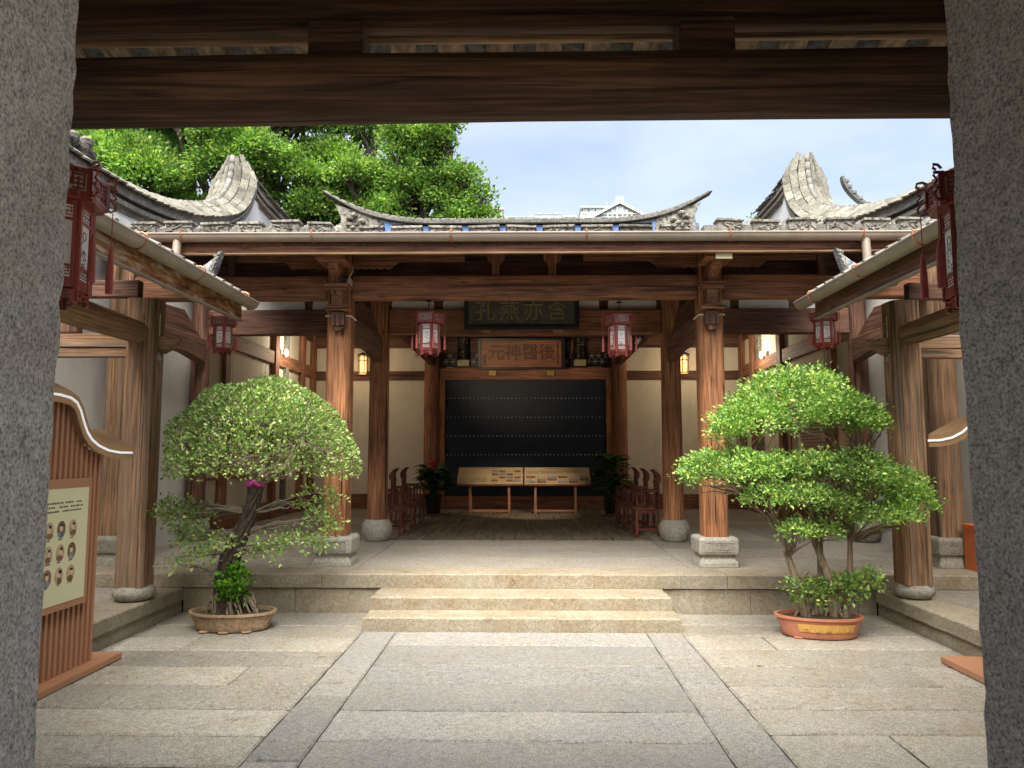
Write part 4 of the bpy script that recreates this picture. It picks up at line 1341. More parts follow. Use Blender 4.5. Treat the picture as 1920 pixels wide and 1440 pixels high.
# ================================================================== LANTERNS
def make_lantern(name, label, group):
    """six-sided palace lantern, origin at its top centre, 0.66 m high"""
    t = thing(name, (0, 0, 0), label, 'lantern', group)
    def hexpts(r, z, rot=0):
        return [(r * math.cos(math.pi / 3 * k + rot), r * math.sin(math.pi / 3 * k + rot), z) for k in range(6)]
    rot = math.pi / 6
    rb, rc = 0.165, 0.225
    # crown: frame ring, fretted panels, six scrolled arms
    cr = MB()
    for k in range(6):
        a = hexpts(rc, 0, rot)
        p, q = Vector(a[k]), Vector(a[(k + 1) % 6])
        d = (q - p)
        mt = rot_to(d)
        mid = (p + q) / 2
        for z, h in ((-0.012, 0.024), (-0.128, 0.024)):
            cr.mbox(Matrix.Translation(mid + Vector((0, 0, z))) @ mt, d.length + .012, 0.018, h)
        cr.mbox(Matrix.Translation(p + Vector((0, 0, -.07))) @ mt, 0.026, 0.026, 0.15)
        cr.mbox(Matrix.Translation(mid + Vector((0, 0, -.148)) - mid * 0.14) @ mt, d.length * .86, 0.07, 0.016)
    crown = cr.build('crown', 'lacquer', t, bevel=0.003, seg=1)
    for k in range(6):
        a = hexpts(rc, 0, rot)
        p, q = Vector(a[k]), Vector(a[(k + 1) % 6])
        mid = (p + q) / 2
        mt = rot_to(q - p)
        fr = MB()
        base = Matrix.Translation(mid + Vector((0, 0, -.07))) @ mt
        for dx in (-.085, -.06, -.035, .035, .06, .085):
            fr.mbox(base @ Matrix.Translation((dx, 0, .012 * (1 if int(abs(dx) * 1000) % 2 else -1))), .009, .008, .07)
        for dz in (-.034, -.012, .012, .034):
            fr.mbox(base @ Matrix.Translation((-.062, 0, dz)), .055, .008, .008)
            fr.mbox(base @ Matrix.Translation((.062, 0, dz)), .055, .008, .008)
        for i in range(8):
            an = i / 8 * 2 * math.pi
            fr.mbox(base @ Matrix.Translation((.026 * math.cos(an), 0, .026 * math.sin(an))) @ Matrix.Rotation(-an, 4, 'Y'), .010, .008, .022)
        fr.mbox(base, .012, .008, .05)
        fr.build('crown_fret', 'lacquer', crown)
        bk = MB().mbox(base @ Matrix.Translation((0, 0.006, 0)), .20, .003, .09).build('crown_glass', 'silver', crown)
    for k in range(6):
        an = math.pi / 3 * k + rot
        out = Vector((math.cos(an), math.sin(an), 0))
        base = out * rc
        m = MB()
        pts = [(0, .02), (.02, .035), (.045, .035), (.05, .015), (.035, .010)]
        m.tube([base + out * a + Vector((0, 0, b)) for a, b in pts], .007, 6)
        pts = [(.03, .0), (.05, -.02), (.03, -.04), (.05, -.06), (.028, -.08), (.048, -.10), (.045, -.125), (.025, -.14), (.01, -.125), (.02, -.112)]
        m.tube([base + out * a + Vector((0, 0, b)) for a, b in pts], .0065, 6)
        m.tube([base, base + out * .045 + Vector((0, 0, -.005))], .008, 6)
        m.tube([base + Vector((0, 0, -.06)), base + out * .03 + Vector((0, 0, -.08))], .006, 6)
        arm = m.build('scroll_arm', 'lacquer', t, smooth=True)
        p = base + out * .035
        MB().tube([p + Vector((0, 0, -.14)), p + Vector((0, 0, -.335))], .0028, 5).build('cord', 'tassel', arm)
        prof = [(.004, 0), (.010, -.008), (.008, -.02), (.014, -.04), (.017, -.10), (.019, -.19), (.018, -.235)]
        MB().lathe((p.x, p.y, -.335), prof[::-1], 12).build('tassel', 'tassel', arm, smooth=True)
    # body: posts, rails, glass with ink drawing, fret bands, bracket skirt
    z0, z1 = -0.60, -0.155
    b = MB()
    a = hexpts(rb, 0, rot)
    for k in range(6):
        p, q = Vector(a[k]), Vector(a[(k + 1) % 6])
        d = q - p
        mt = rot_to(d)
        mid = (p + q) / 2
        b.mbox(Matrix.Translation(p + Vector((0, 0, (z0 + z1) / 2))) @ mt, .026, .026, z1 - z0)
        for z, h in ((z1 - .012, .024), (z1 - .095, .014), (z0 + .118, .014), (z0 + .035, .05)):
            b.mbox(Matrix.Translation(mid + Vector((0, 0, z))) @ mt, d.length, .016, h)
        for sx in (-1, 1):
            b.mbox(Matrix.Translation(mid + Vector((0, 0, (z0 + z1) / 2))) @ mt @ Matrix.Translation((sx * (d.length / 2 - .020), 0, 0)), .018, .014, z1 - z0 - .02)
    body = b.build('body_frame', 'lacquer', t, bevel=0.002, seg=1)
    for k in range(6):
        p, q = Vector(a[k]), Vector(a[(k + 1) % 6])
        d = q - p
        mt = rot_to(d)
        mid = (p + q) / 2
        base = Matrix.Translation(mid * 0.985) @ mt
        gl = MB().mbox(base @ Matrix.Translation((0, 0, (z0 + z1) / 2 + .01)), d.length - .03, .004, z1 - z0 - .06).build('glass_pane', 'glasspanel', body)
        for zc, hh in ((z1 - .056, .05), (z0 + .09, .042)):
            fr = MB()
            f2 = Matrix.Translation(mid * 0.992) @ mt @ Matrix.Translation((0, 0, zc))
            for dz in (-hh / 2 + .006, 0, hh / 2 - .006):
                fr.mbox(f2 @ Matrix.Translation((0, 0, dz)), d.length - .06, .005, .005)
            for i in range(6):
                fr.mbox(f2 @ Matrix.Translation((-.045 + i * .018, 0, (.008 if i % 2 else -.008))), .005, .005, hh * .6)
            fr.build('fret_band', 'lacquer', body)
        # loose brush drawing on the pane
        dr_ = MB()
        rr = random.Random(k + 3)
        f2 = Matrix.Translation(mid * 1.004) @ mt
        zc = (z0 + z1) / 2
        cx = rr.uniform(-.012, .012)
        for i in range(9):
            an = i / 9 * 2 * math.pi
            dr_.mbox(f2 @ Matrix.Translation((cx + .020 * math.cos(an), 0, zc + .065 + .020 * math.sin(an))) @ Matrix.Rotation(-an, 4, 'Y'), .005, .002, .014)
        for i in range(9):
            dr_.mbox(f2 @ Matrix.Translation((cx + rr.uniform(-.03, .03), 0, zc + rr.uniform(-.06, .035))) @ Matrix.Rotation(rr.uniform(-1.2, 1.2), 4, 'Y'), rr.uniform(.012, .04), .002, .0045)
        for i in range(5):
            dr_.mbox(f2 @ Matrix.Translation((cx + rr.uniform(-.035, .035), 0, zc - .075 - .008 * i)) @ Matrix.Rotation(rr.uniform(-.5, .5), 4, 'Y'), rr.uniform(.02, .05), .002, .005)
        dr_.build('ink_drawing', 'glassink', gl)
        sk = MB()
        f3 = Matrix.Translation(mid + Vector((0, 0, z0))) @ mt
        w_ = d.length
        for dx in (-w_ * .42, w_ * .42):
            sk.mbox(f3 @ Matrix.Translation((dx, 0, -.028)), .022, .014, .06)
        for dx, dz, sx, sz in ((-.045, -.01, .045, .01), (.045, -.01, .045, .01), (-.045, -.034, .034, .009), (.045, -.034, .034, .009), (-.026, -.022, .009, .032), (.026, -.022, .009, .032), (0, -.012, .05, .012)):
            sk.mbox(f3 @ Matrix.Translation((dx, 0, dz)), sx, .012, sz)
        for dx in (-.012, 0, .012):
            sk.mbox(f3 @ Matrix.Translation((dx, 0, -.002)), .006, .012, .03)
        sk.build('skirt_fret', 'lacquer', body)
    MB().lathe((0, 0, -.64), [(.004, 0), (.004, .02)], 6)
    MB().tube([(0, 0, -.20), (0, 0, .0), (0, 0, .31)], .007, 8).lathe((0, 0, .20), [(.012, 0), (.045, .004), (.045, .02), (.01, .026)], 12).build('hanger_rod', 'black', t)
    MB().lathe((0, 0, -.60), [(rb * .93, 0), (rb * .93, .006)], 6).build('floor_plate', 'lacquer', t)
    return t

lan = make_lantern('palace_lantern', 'red lantern hanging left of the dark plaque under the front beam', 'hexagonal palace lanterns')
lan_spots = [(-1.35, 10.17, 3.86, R(24), 0.88, 'red lantern hanging in the hall, left of the dark plaque'),
             (1.28, 10.17, 3.83, R(-26), 0.88, 'red lantern hanging in the hall, right of the dark plaque'),
             (-4.21, 10.17, 3.817, R(30), 0.768, 'small red lantern under the left gallery eave end, above the domed bonsai'),
             (4.07, 10.17, 3.860, R(25), 0.768, 'small red lantern under the right gallery eave end, above the tiered bonsai'),
             (-2.15, 3.28, 3.205, R(12), 0.91, 'large near lantern half hidden by the left granite jamb'),
             (2.02, 3.28, 3.165, R(-12), 0.91, 'large near lantern half hidden by the right granite jamb')]
for i, (x, y, z, rz, sc, lab) in enumerate(lan_spots):
    o = lan if i == 0 else copy_tree(lan)
    o.location = (x, y, z)
    o.rotation_euler = (0, 0, rz)
    o.scale = (sc, sc, sc)
    o['label'] = lab
    if y < 5:
        MB().tube([(x, y, z + .25), (x, 3.30, 3.85)], .007, 8).build('hanging_cord', 'black', o)

# ================================================================== WALL SCONCES (lit)
def sconce(x, label):
    t = thing('wall_sconce', (x, 20.35, 4.15), label, 'wall lamp', 'lit wall sconces')
    fr = MB()
    z0, z1, r = 4.12, 4.62, 0.12
    for k in range(6):
        a, b = k * math.pi / 3, (k + 1) * math.pi / 3
        p, q = Vector((x + r * math.cos(a), 20.22 + r * math.sin(a), 0)), Vector((x + r * math.cos(b), 20.22 + r * math.sin(b), 0))
        fr.tube([p + Vector((0, 0, z0)), p + Vector((0, 0, z1))], .013, 6)
        for z in (z0 + .02, z0 + .36, z1 - .02):
            fr.tube([p + Vector((0, 0, z)), q + Vector((0, 0, z))], .012, 6)
    fr.lathe((x, 20.22, z1), [(.15, 0), (.16, .02), (.05, .07), (.01, .09)], 6)
    fr.tube([(x, 20.22, z1 + .08), (x, 20.40, z1 + .10)], .015, 6)
    fr.build('lamp_frame', 'black', t)
    MB().lathe((x, 20.22, z0), [(.105, 0), (.105, z1 - z0)], 6).build('lamp_glass', 'sconceglass', t)
    ld = bpy.data.lights.new('sconce_light', 'POINT')
    ld.energy = 4
    ld.color = (1.0, 0.68, 0.36)
    ld.shadow_soft_size = 0.22
    lo = bpy.data.objects.new('sconce_light', ld)
    COL.objects.link(lo)
    lo.location = (x, 19.85, 4.35)
    adopt(lo, t)
sconce(-4.48, 'lit amber wall sconce left of the studded black screen')
sconce(4.28, 'lit amber wall sconce right of the studded black screen')

# round wall lamps on the side walls and small spotlights on the inner beam (all lit)
def wall_globe(s, y, z, label):
    t = thing('round_wall_lamp', (s * 5.85, y, z), label, 'wall lamp', 'round lamps on the side walls')
    x = s * 5.80
    g_ = MB().lathe((0, 0, 0), [(.01, -.03), (.08, -.02), (.10, .0), (.08, .03), (.02, .045)], 16).build('lamp_globe', 'globe', None, smooth=True)
    g_.location = (x - s * .03, y, z)
    g_.rotation_euler = (0, -s * R(90), 0)
    adopt(g_, t)
    MB().box(*sorted((s * 5.81, s * 5.83)), y - .05, y + .05, z - .05, z + .05).build('lamp_base', 'silver', t)
    ld = bpy.data.lights.new('globe_light', 'POINT')
    ld.energy = 19
    ld.color = (1.0, 0.86, 0.62)
    ld.shadow_soft_size = 0.12
    lo = bpy.data.objects.new('globe_light', ld)
    COL.objects.link(lo)
    lo.location = (x - s * .55, y, z)
    adopt(lo, t)
wall_globe(-1, 17.68, 4.36, 'round white lamp on the left side wall of the hall')
wall_globe(1, 18.3, 4.36, 'round white lamp on the right side wall of the hall')
def spot(x, y, z, aim, energy, label, cone=40):
    t = thing('spotlight', (x, y, z), label, 'spotlight', 'small white spotlights in the hall')
    d = (Vector(aim) - Vector((x, y, z))).normalized()
    c = Vector((x, y, z))
    MB().tube([c - d * .08, c + d * .08], .035, 14).build('lamp_housing', 'whiteprint', t, smooth=True)
    MB().tube([c + d * .081, c + d * .084], .03, 14).build('lamp_lens', 'globe', t)
    MB().tube([c, c + Vector((0, .02, .34))], .012, 8).build('lamp_stem', 'black', t)
    ld = bpy.data.lights.new('spot_beam', 'SPOT')
    ld.energy = energy
    ld.spot_size = R(cone)
    ld.spot_blend = 1.0
    ld.color = (1.0, 0.80, 0.55)
    ld.shadow_soft_size = 0.05
    lo = bpy.data.objects.new('spot_beam', ld)
    COL.objects.link(lo)
    lo.location = c + d * .10
    lo.rotation_euler = (-d).to_track_quat('Z', 'Y').to_euler()
    adopt(lo, t)
spot(-1.98, 13.4, 3.71, (-0.14, 20.1, 4.55), 170, 'small white spotlight beside the left hall lantern')
spot(2.02, 13.4, 3.97, (0.0, 18.5, 0.9), 420, 'small white spotlight beside the right hall lantern', 30)

# ================================================================== PLAQUES
pq = thing('name_plaque', (-0.08, 12.62, 4.10), 'large dark weathered plaque hanging below the front beam', 'plaque')
PQ = Matrix.Translation((-0.08, 12.66, 4.06)) @ Matrix.Rotation(R(10), 4, 'X')
m = MB()
for (a, b, c, d) in ((-.98, .98, 0, .07), (-.98, .98, .66, .72), (-.98, -.91, .07, .66), (.91, .98, .07, .66)):
    m.mbox(PQ @ Matrix.Translation(((a + b) / 2, -.03, (c + d) / 2)), b - a, .07, d - c)
m.build('plaque_frame', 'black', pq, bevel=0.008)
MB().mbox(PQ @ Matrix.Translation((0, 0, .36)), 1.83, .03, .60).build('plaque_board', plain('old_plaque_board', (0.085, 0.082, 0.07), 0.6, 0, 0.5, 7.0, bump=0.5, bscale=14), pq)
for i, ch in enumerate('孔燕亦含'):
    o = lettering(ch, 0.36, 'oldgold', pq, (0, 0, 0), (0, 0, 0), 0.012)
    o.parent = None
    o.matrix_parent_inverse = Matrix.Identity(4)
    o.matrix_basis = PQ @ Matrix.Translation((-.62 + i * .41, -.022, .30)) @ Matrix.Rotation(R(90), 4, 'X')
    adopt(o, pq)
for x in (-.70, .55):
    m = MB().box(x - .085, x + .085, 12.70, 12.79, 4.035, 4.12)
    for k in range(6):
        m.box(x - .06 + (k % 3) * .045, x - .035 + (k % 3) * .045, 12.688, 12.70, 4.05 + .035 * (k // 3), 4.07 + .035 * (k // 3))
    m.build('plaque_support', 'gold', pq, bevel=0.004)

p2_ = thing('carved_plaque', (-0.14, 20.1, 4.28), 'reddish wood plaque with four carved characters above the black screen', 'plaque')
P2 = Matrix.Translation((-0.14, 20.12, 4.29)) @ Matrix.Rotation(R(8), 4, 'X')
MB().mbox(P2 @ Matrix.Translation((0, 0, .36)), 2.16, .05, .72).build('plaque_board', wood('plaque_wood', 0, (0.25, 0.085, 0.035), (0.46, 0.19, 0.085), 0.5, 0.3), p2_)
m = MB()
for (a, b, c, d) in ((-1.18, 1.18, -.06, 0.0), (-1.18, 1.18, .72, .78), (-1.18, -1.08, 0, .72), (1.08, 1.18, 0, .72)):
    m.mbox(P2 @ Matrix.Translation(((a + b) / 2, -.01, (c + d) / 2)), b - a, .09, d - c)
for x, z in [(-1.13, -.03), (1.13, -.03), (-1.13, .75), (1.13, .75), (0, .75), (0, -.03), (-.55, .75), (.55, .75)]:
    m.mbox(P2 @ Matrix.Translation((x, -.06, z)) @ Matrix.Rotation(R(45), 4, 'Y'), .06, .02, .06)
m.build('plaque_frame', 'black', p2_, bevel=0.008)
for i, ch in enumerate('元神醫後'):
    o = lettering(ch, 0.46, 'standdark', p2_, (0, 0, 0), (0, 0, 0), 0.012, offset=0.006)
    o.parent = None
    o.matrix_parent_inverse = Matrix.Identity(4)
    o.matrix_basis = P2 @ Matrix.Translation((-.68 + i * .46, -.034, .37)) @ Matrix.Rotation(R(90), 4, 'X')
    adopt(o, p2_)
MB().mbox(P2 @ Matrix.Translation((-.99, -.028, .2)), .07, .01, .26).build('seal_strip', 'standdark', p2_)
MB().mbox(P2 @ Matrix.Translation((.99, -.028, .36)), .05, .01, .62).build('side_strip', 'standdark', p2_)
for x in (-.92, .66):
    m = MB().box(x - .10, x + .10, 20.24, 20.36, 4.07, 4.21)
    for k in range(6):
        m.box(x - .07 + (k % 3) * .052, x - .04 + (k % 3) * .052, 20.225, 20.24, 4.09 + .055 * (k // 3), 4.12 + .055 * (k // 3))
    m.build('plaque_support', 'gold', p2_, bevel=0.004)
for x, side_ in ((-1.72, 'left'), (1.46, 'right')):
    cb = thing('couplet_board', (x, 20.15, 4.33), 'dark curved couplet board with gilt foot, %s of the reddish carved plaque' % side_, 'board', 'couplet boards')
    vs, fs = [], []
    for z in (4.50, 5.12):
        for k in range(9):
            a = math.pi * (0.15 + 0.7 * k / 8)
            vs.append((x + .19 * math.cos(a), 20.36 - .19 * math.sin(a), z))
        for k in range(9)[::-1]:
            a = math.pi * (0.15 + 0.7 * k / 8)
            vs.append((x + .17 * math.cos(a), 20.36 - .17 * math.sin(a), z))
    n = 18
    fs = [tuple(range(n))[::-1], tuple(range(n, 2 * n))] + [(k, (k + 1) % n, n + (k + 1) % n, n + k) for k in range(n)]
    MB().add(vs, fs).build('board_shell', 'black', cb, smooth=True)
    m = MB()
    rr = random.Random(int(x * 10))
    for i in range(22):
        a = math.pi * rr.uniform(.3, .7)
        m.mbox(Matrix.Translation((x + .192 * math.cos(a), 20.36 - .192 * math.sin(a), rr.uniform(4.55, 5.08))) @ Matrix.Rotation(a - math.pi / 2, 4, 'Z'), .035, .006, .012)
    m.build('gilt_pattern', 'gold', cb)
    m = MB().box(x - .16, x + .16, 20.16, 20.36, 4.33, 4.498)
    m.build('gilt_foot', plain('gilt_stone', (0.50, 0.42, 0.25), 0.6, 0, 0.4, 16), cb, bevel=0.01)

# ================================================================== DISPLAY TABLES
def display_table(x0, x1, lx, label, kind):
    t = thing('display_table', ((x0 + x1) / 2, 18.9, ZP), label, 'display table', 'slanted display tables')
    fy, fz, by, bz = 18.66, 1.19, 19.22, 1.60
    d = Vector((0, by - fy, bz - fz))
    ln = d.length
    d.normalize()
    nrm = Vector((0, -d.z, d.y))
    O = Vector((x0, fy, fz))
    W_ = x1 - x0
    def pl(u, v, h=0.0):
        return O + Vector((u, 0, 0)) + d * v + nrm * h
    def quad(u0, u1, v0, v1, h):
        return [pl(u0, v0, h), pl(u1, v0, h), pl(u1, v1, h), pl(u0, v1, h)]
    def plate(u0, u1, v0, v1, h0, h1):
        a, b = quad(u0, u1, v0, v1, h0), quad(u0, u1, v0, v1, h1)
        return MB().add(a + b, [(0, 3, 2, 1), (4, 5, 6, 7), (0, 1, 5, 4), (1, 2, 6, 5), (2, 3, 7, 6), (3, 0, 4, 7)])
    tp_ = plate(0, W_, 0, ln, -.05, 0).build('table_top', 'beam_X', t, bevel=0.004, seg=1)
    sh = plate(.012, W_ - .012, .012, ln - .012, .001, .006).build('print_sheet', plain('print_sheet_%s' % kind, (0.50, 0.385, 0.235), 0.55, 0, 0.18, 2.0), tp_)
    rr = random.Random(3 if kind == 'a' else 4)
    tx = MB()
    scribble_lines(tx, lambda u, v: pl(W_ * .3 + u, ln * .87 + v, .009), W_ * .45, .05, 1, rr, .04)
    scribble_lines(tx, lambda u, v: pl(.07 + u, (ln * .05 if kind == 'a' else ln * .60) + v, .009), W_ * (.40 if kind == 'a' else .85), ln * (.34 if kind == 'a' else .2), 6 if kind == 'a' else 4, rr, .025)
    tx.build('print_lines', 'ink', sh)
    if kind == 'a':
        for r_ in range(4):
            for c_ in range(4):
                u0 = W_ * .52 + c_ * .188
                v0 = .10 + r_ * .125
                plate(u0, u0 + .165, v0, v0 + .085, .007, .010).build('printed_photo', ('brownpaper', 'sepia', 'brownpaper', 'blueprint')[(r_ + c_) % 4], sh)
    else:
        for c_ in range(6):
            u0 = .05 + c_ * .265
            for r_ in range(3):
                plate(u0, u0 + .235, .04 + .1 * r_, .128 + .1 * r_, .007, .010).build('printed_photo', ('blueprint', 'sepia', 'brownpaper')[(r_ + c_ * 2) % 3], sh)
    for x in lx:
        MB().box(x - .03, x + .03, 18.80, 18.85, ZP, 1.24).build('leg', 'beam_Z', t, bevel=0.004, seg=1)
        MB().box(x - .03, x + .03, 19.10, 19.15, ZP, 1.46).build('leg', 'beam_Z', t, bevel=0.004, seg=1)
        MB().box(x - .028, x + .028, 18.85, 19.10, ZP + .02, ZP + .08).build('foot_rail', 'beam_Y', t)
    MB().box(lx[0] + .03, lx[1] - .03, 18.81, 18.84, ZP + .03, ZP + .09).build('stretcher', 'beam_X', t)
display_table(-1.74, -0.085, (-1.42, -0.44), 'slanted display table with map and small photographs, left of the pair', 'a')
display_table(-0.06, 1.60, (0.22, 1.22), 'slanted display table with a row of large photographs, right of the pair', 'b')

# ================================================================== CHAIRS
def make_chair(label):
    """carved rosewood armchair facing +X, origin on the floor under the seat"""
    t = thing('carved_armchair', (0, 0, 0), label, 'chair', 'carved armchairs along the hall')
    w, d_, sh = 0.58, 0.46, 0.50
    st = MB().box(-d_ / 2, d_ / 2, -w / 2, w / 2, sh - .03, sh).box(-d_ / 2 + .02, d_ / 2 - .02, -w / 2 + .02, w / 2 - .02, sh - .05, sh - .03)
    st.build('seat', 'rosewood', t, bevel=0.008)
    for sx in (-1, 1):
        for sy in (-1, 1):
            x, y = sx * (d_ / 2 - .035), sy * (w / 2 - .035)
            m = MB().box(x - .025, x + .025, y - .025, y + .025, .12, sh - .05).box(x - .03, x + .03, y - .03, y + .03, .20, .222)
            m.box(x - .021, x + .021, y - .021, y + .021, .04, .12).lathe((x, y, 0), [(.028, 0), (.036, .02), (.034, .045), (.022, .06)], 10)
            m.build('leg', 'rosewood', t, bevel=0.004, seg=1)
    for sy in (-1, 1):
        y = sy * (w / 2 - .035)
        MB().box(-d_ / 2 + .06, d_ / 2 - .06, y - .012, y + .012, .10, .135).build('stretcher', 'rosewood', t)
        pts = [(-d_ / 2 + .06, sh - .05), (-d_ / 2 + .06, sh - .11), (-.12, sh - .085), (0, sh - .10), (.12, sh - .085), (d_ / 2 - .06, sh - .11), (d_ / 2 - .06, sh - .05)]
        MB().prism(pts, 1, y - .01, y + .01).build('apron', 'rosewood', t)
        # armrest: stepped frame with inner scrolls
        a = MB()
        x0, x1 = -d_ / 2 + .02, d_ / 2 - .03
        for (p, q, r_, s_) in ((x1 - .03, x1, sh, sh + .26), (x1 - .17, x1, sh + .235, sh + .265), (x1 - .17, x1 - .14, sh, sh + .30), (x0, x1 - .14, sh + .285, sh + .315), (x1 - .17, x1, sh + .03, sh + .055)):
            a.box(p, q, y - .016, y + .016, r_, s_)
        for i in range(7):
            an = i * .9
            a.mbox(Matrix.Translation((x0 + .10 + .05 * math.cos(an), y, sh + .14 + .07 * math.sin(an))) @ Matrix.Rotation(an, 4, 'Y'), .03, .018, .03)
        a.mbox(Matrix.Translation((x0 + .10, y, sh + .14)), .03, .018, .26)
        a.build('armrest', 'rosewood', t, bevel=0.003, seg=1)
    for sx in (-1, 1):
        MB().box(sx * (d_ / 2 - .035) - .012, sx * (d_ / 2 - .035) + .012, -w / 2 + .06, w / 2 - .06, .12, .15).build('stretcher', 'rosewood', t)
    pts = [(-w / 2 + .06, sh - .05), (-w / 2 + .06, sh - .12), (-.12, sh - .085), (0, sh - .11), (.12, sh - .085), (w / 2 - .06, sh - .12), (w / 2 - .06, sh - .05)]
    MB().prism(pts, 0, d_ / 2 - .045, d_ / 2 - .025).build('apron', 'rosewood', t)
    # back: stiles, carved splat with arched scrolled crest that curls backwards
    b = MB()
    xb = -d_ / 2 + .02
    for y in (-.20, .20):
        b.box(xb - .016, xb + .016, y - .018, y + .018, sh, sh + .42)
    for y in (-.09, .09):
        b.box(xb - .012, xb + .012, y - .014, y + .014, sh, sh + .42)
    b.box(xb - .014, xb + .014, -.22, .22, sh + .40, sh + .43)
    b.box(xb - .01, xb + .01, -.075, .075, sh + .06, sh + .38)
    b.build('back_splat', 'rosewood', t, bevel=0.004, seg=1)
    c = MB()
    vs, fs = [], []
    rows = 7
    for i in range(rows):
        tt = i / (rows - 1)
        hw = 0.20 * math.sqrt(max(0.03, 1 - (tt * .97) ** 2.2))
        zz = sh + .43 + .25 * tt
        xx = xb - .05 * math.sin(tt * 2.2) + .12 * tt ** 2.4
        for j in range(7):
            yy = -hw + 2 * hw * j / 6
            vs += [(xx - .03, yy, zz), (xx + .035 + .006 * ((i + j) % 2), yy, zz)]
    q = 14
    for i in range(rows - 1):
        for j in range(6):
            a0 = i * q + j * 2
            fs += [(a0, a0 + 2, a0 + q + 2, a0 + q), (a0 + 1, a0 + q + 1, a0 + q + 3, a0 + 3)]
        fs += [(i * q, i * q + q, i * q + q + 1, i * q + 1), (i * q + 12, i * q + 13, i * q + q + 13, i * q + q + 12)]
    fs += [tuple(range(0, q, 2)) + tuple(range(1, q, 2))[::-1], tuple(range((rows - 1) * q, rows * q, 2)) + tuple(range((rows - 1) * q + 1, rows * q, 2))[::-1]]
    c.add(vs, fs)
    for i in range(10):
        an = i * .63
        c.mbox(Matrix.Translation((xb + .015, .09 * math.cos(an), sh + .52 + .07 * math.sin(an))) @ Matrix.Rotation(-an, 4, 'X'), .03, .03, .014)
    c.build('crest', 'rosewood', t)
    return t
ch = make_chair('carved armchair')
ords = ('nearest the courtyard', 'in the middle of the row', 'farthest back beside the pot plant')
first = True
for s in (-1, 1):
    for i, yy in enumerate((13.85, 15.1, 16.4)):
        o = ch if first else copy_tree(ch)
        first = False
        o.location = (-2.47 if s < 0 else 2.17, yy, ZP + .004)
        o.rotation_euler = (0, 0, 0 if s < 0 else math.pi)
        o['label'] = 'carved rosewood armchair on the %s of the hall, %s' % ('left' if s < 0 else 'right', ords[i])

# ================================================================== POT PLANTS IN THE HALL
def pot_plant(x, y, h, w, label, flower, seed):
    rr = random.Random(seed)
    t = thing('potted_plant', (x, y, ZP), label, 'plant', 'broad-leaved plants beside the black screen')
    MB().lathe((x, y, ZP), [(.15, 0), (.17, .05), (.19, .25), (.21, .45), (.225, .46), (.225, .50), (.20, .50), (.19, .44)], 20).build('pot', 'black', t, smooth=True)
    MB().lathe((x, y, ZP + .02), [(.26, 0), (.27, .015)], 20).build('saucer', 'terracotta', t)
    stem = MB()
    big = MB()
    for i in range(84):
        an = rr.uniform(0, 2 * math.pi)
        lift = rr.random()
        z = ZP + .5 + h * (0.08 + 0.88 * lift)
        reach = w * (0.35 + 0.65 * rr.random()) * (1 - 0.45 * lift)
        c = Vector((x + reach * math.cos(an), y + reach * math.sin(an), z))
        a = Vector((x + .04 * math.cos(an), y + .04 * math.sin(an), ZP + .45))
        stem.tube([a, a.lerp(c, .55) + Vector((0, 0, .10)), c], [.008, .006, .005], 5)
        out = Vector((math.cos(an), math.sin(an), rr.uniform(-.5, .35))).normalized()
        sd = out.cross(Vector((0, 0, 1))).normalized()
        up = sd.cross(out)
        ln = rr.uniform(.26, .40)
        hw = ln * rr.uniform(.32, .44)
        P_ = []
        for (u, v) in ((0, 0), (.18, .8), (.45, 1.0), (.75, .62), (1.0, 0)):
            P_.append((u, v))
        ctr = [c + out * ln * u + up * (.10 * ln * math.sin(u * 3.1)) for u, v in P_]
        lf = [p + sd * hw * v + up * .08 * ln * v for p, (u, v) in zip(ctr, P_)]
        rt_ = [p - sd * hw * v + up * .08 * ln * v for p, (u, v) in zip(ctr, P_)]
        vs = ctr + lf + rt_
        fs = []
        for k in range(4):
            fs += [(k, k + 1, 5 + k + 1, 5 + k), (k, 10 + k, 10 + k + 1, k + 1)]
        leafm = MB().add(vs, [f for f in fs])
        lo_ = leafm.build('leaf', 'leaf_dark', t, smooth=True, sharp=0)
    stem.build('stems', 'leaf_dark', t)
    if flower:
        m = MB()
        for dx, dz in ((0, 0), (.05, -.05)):
            m.lathe((x - .02 + dx, y - .12, ZP + h + .50 + dz), [(.01, 0), (.055, .05), (.065, .09), (.03, .14), (.005, .16)], 10)
        m.build('flower', 'flower', t, smooth=True)
pot_plant(-2.27, 18.25, 0.68, 0.34, 'potted broad-leaved plant with a red bloom, left of the display tables', True, 1)
pot_plant(2.06, 18.25, 0.98, 0.36, 'taller dark green potted plant, right of the display tables', False, 2)

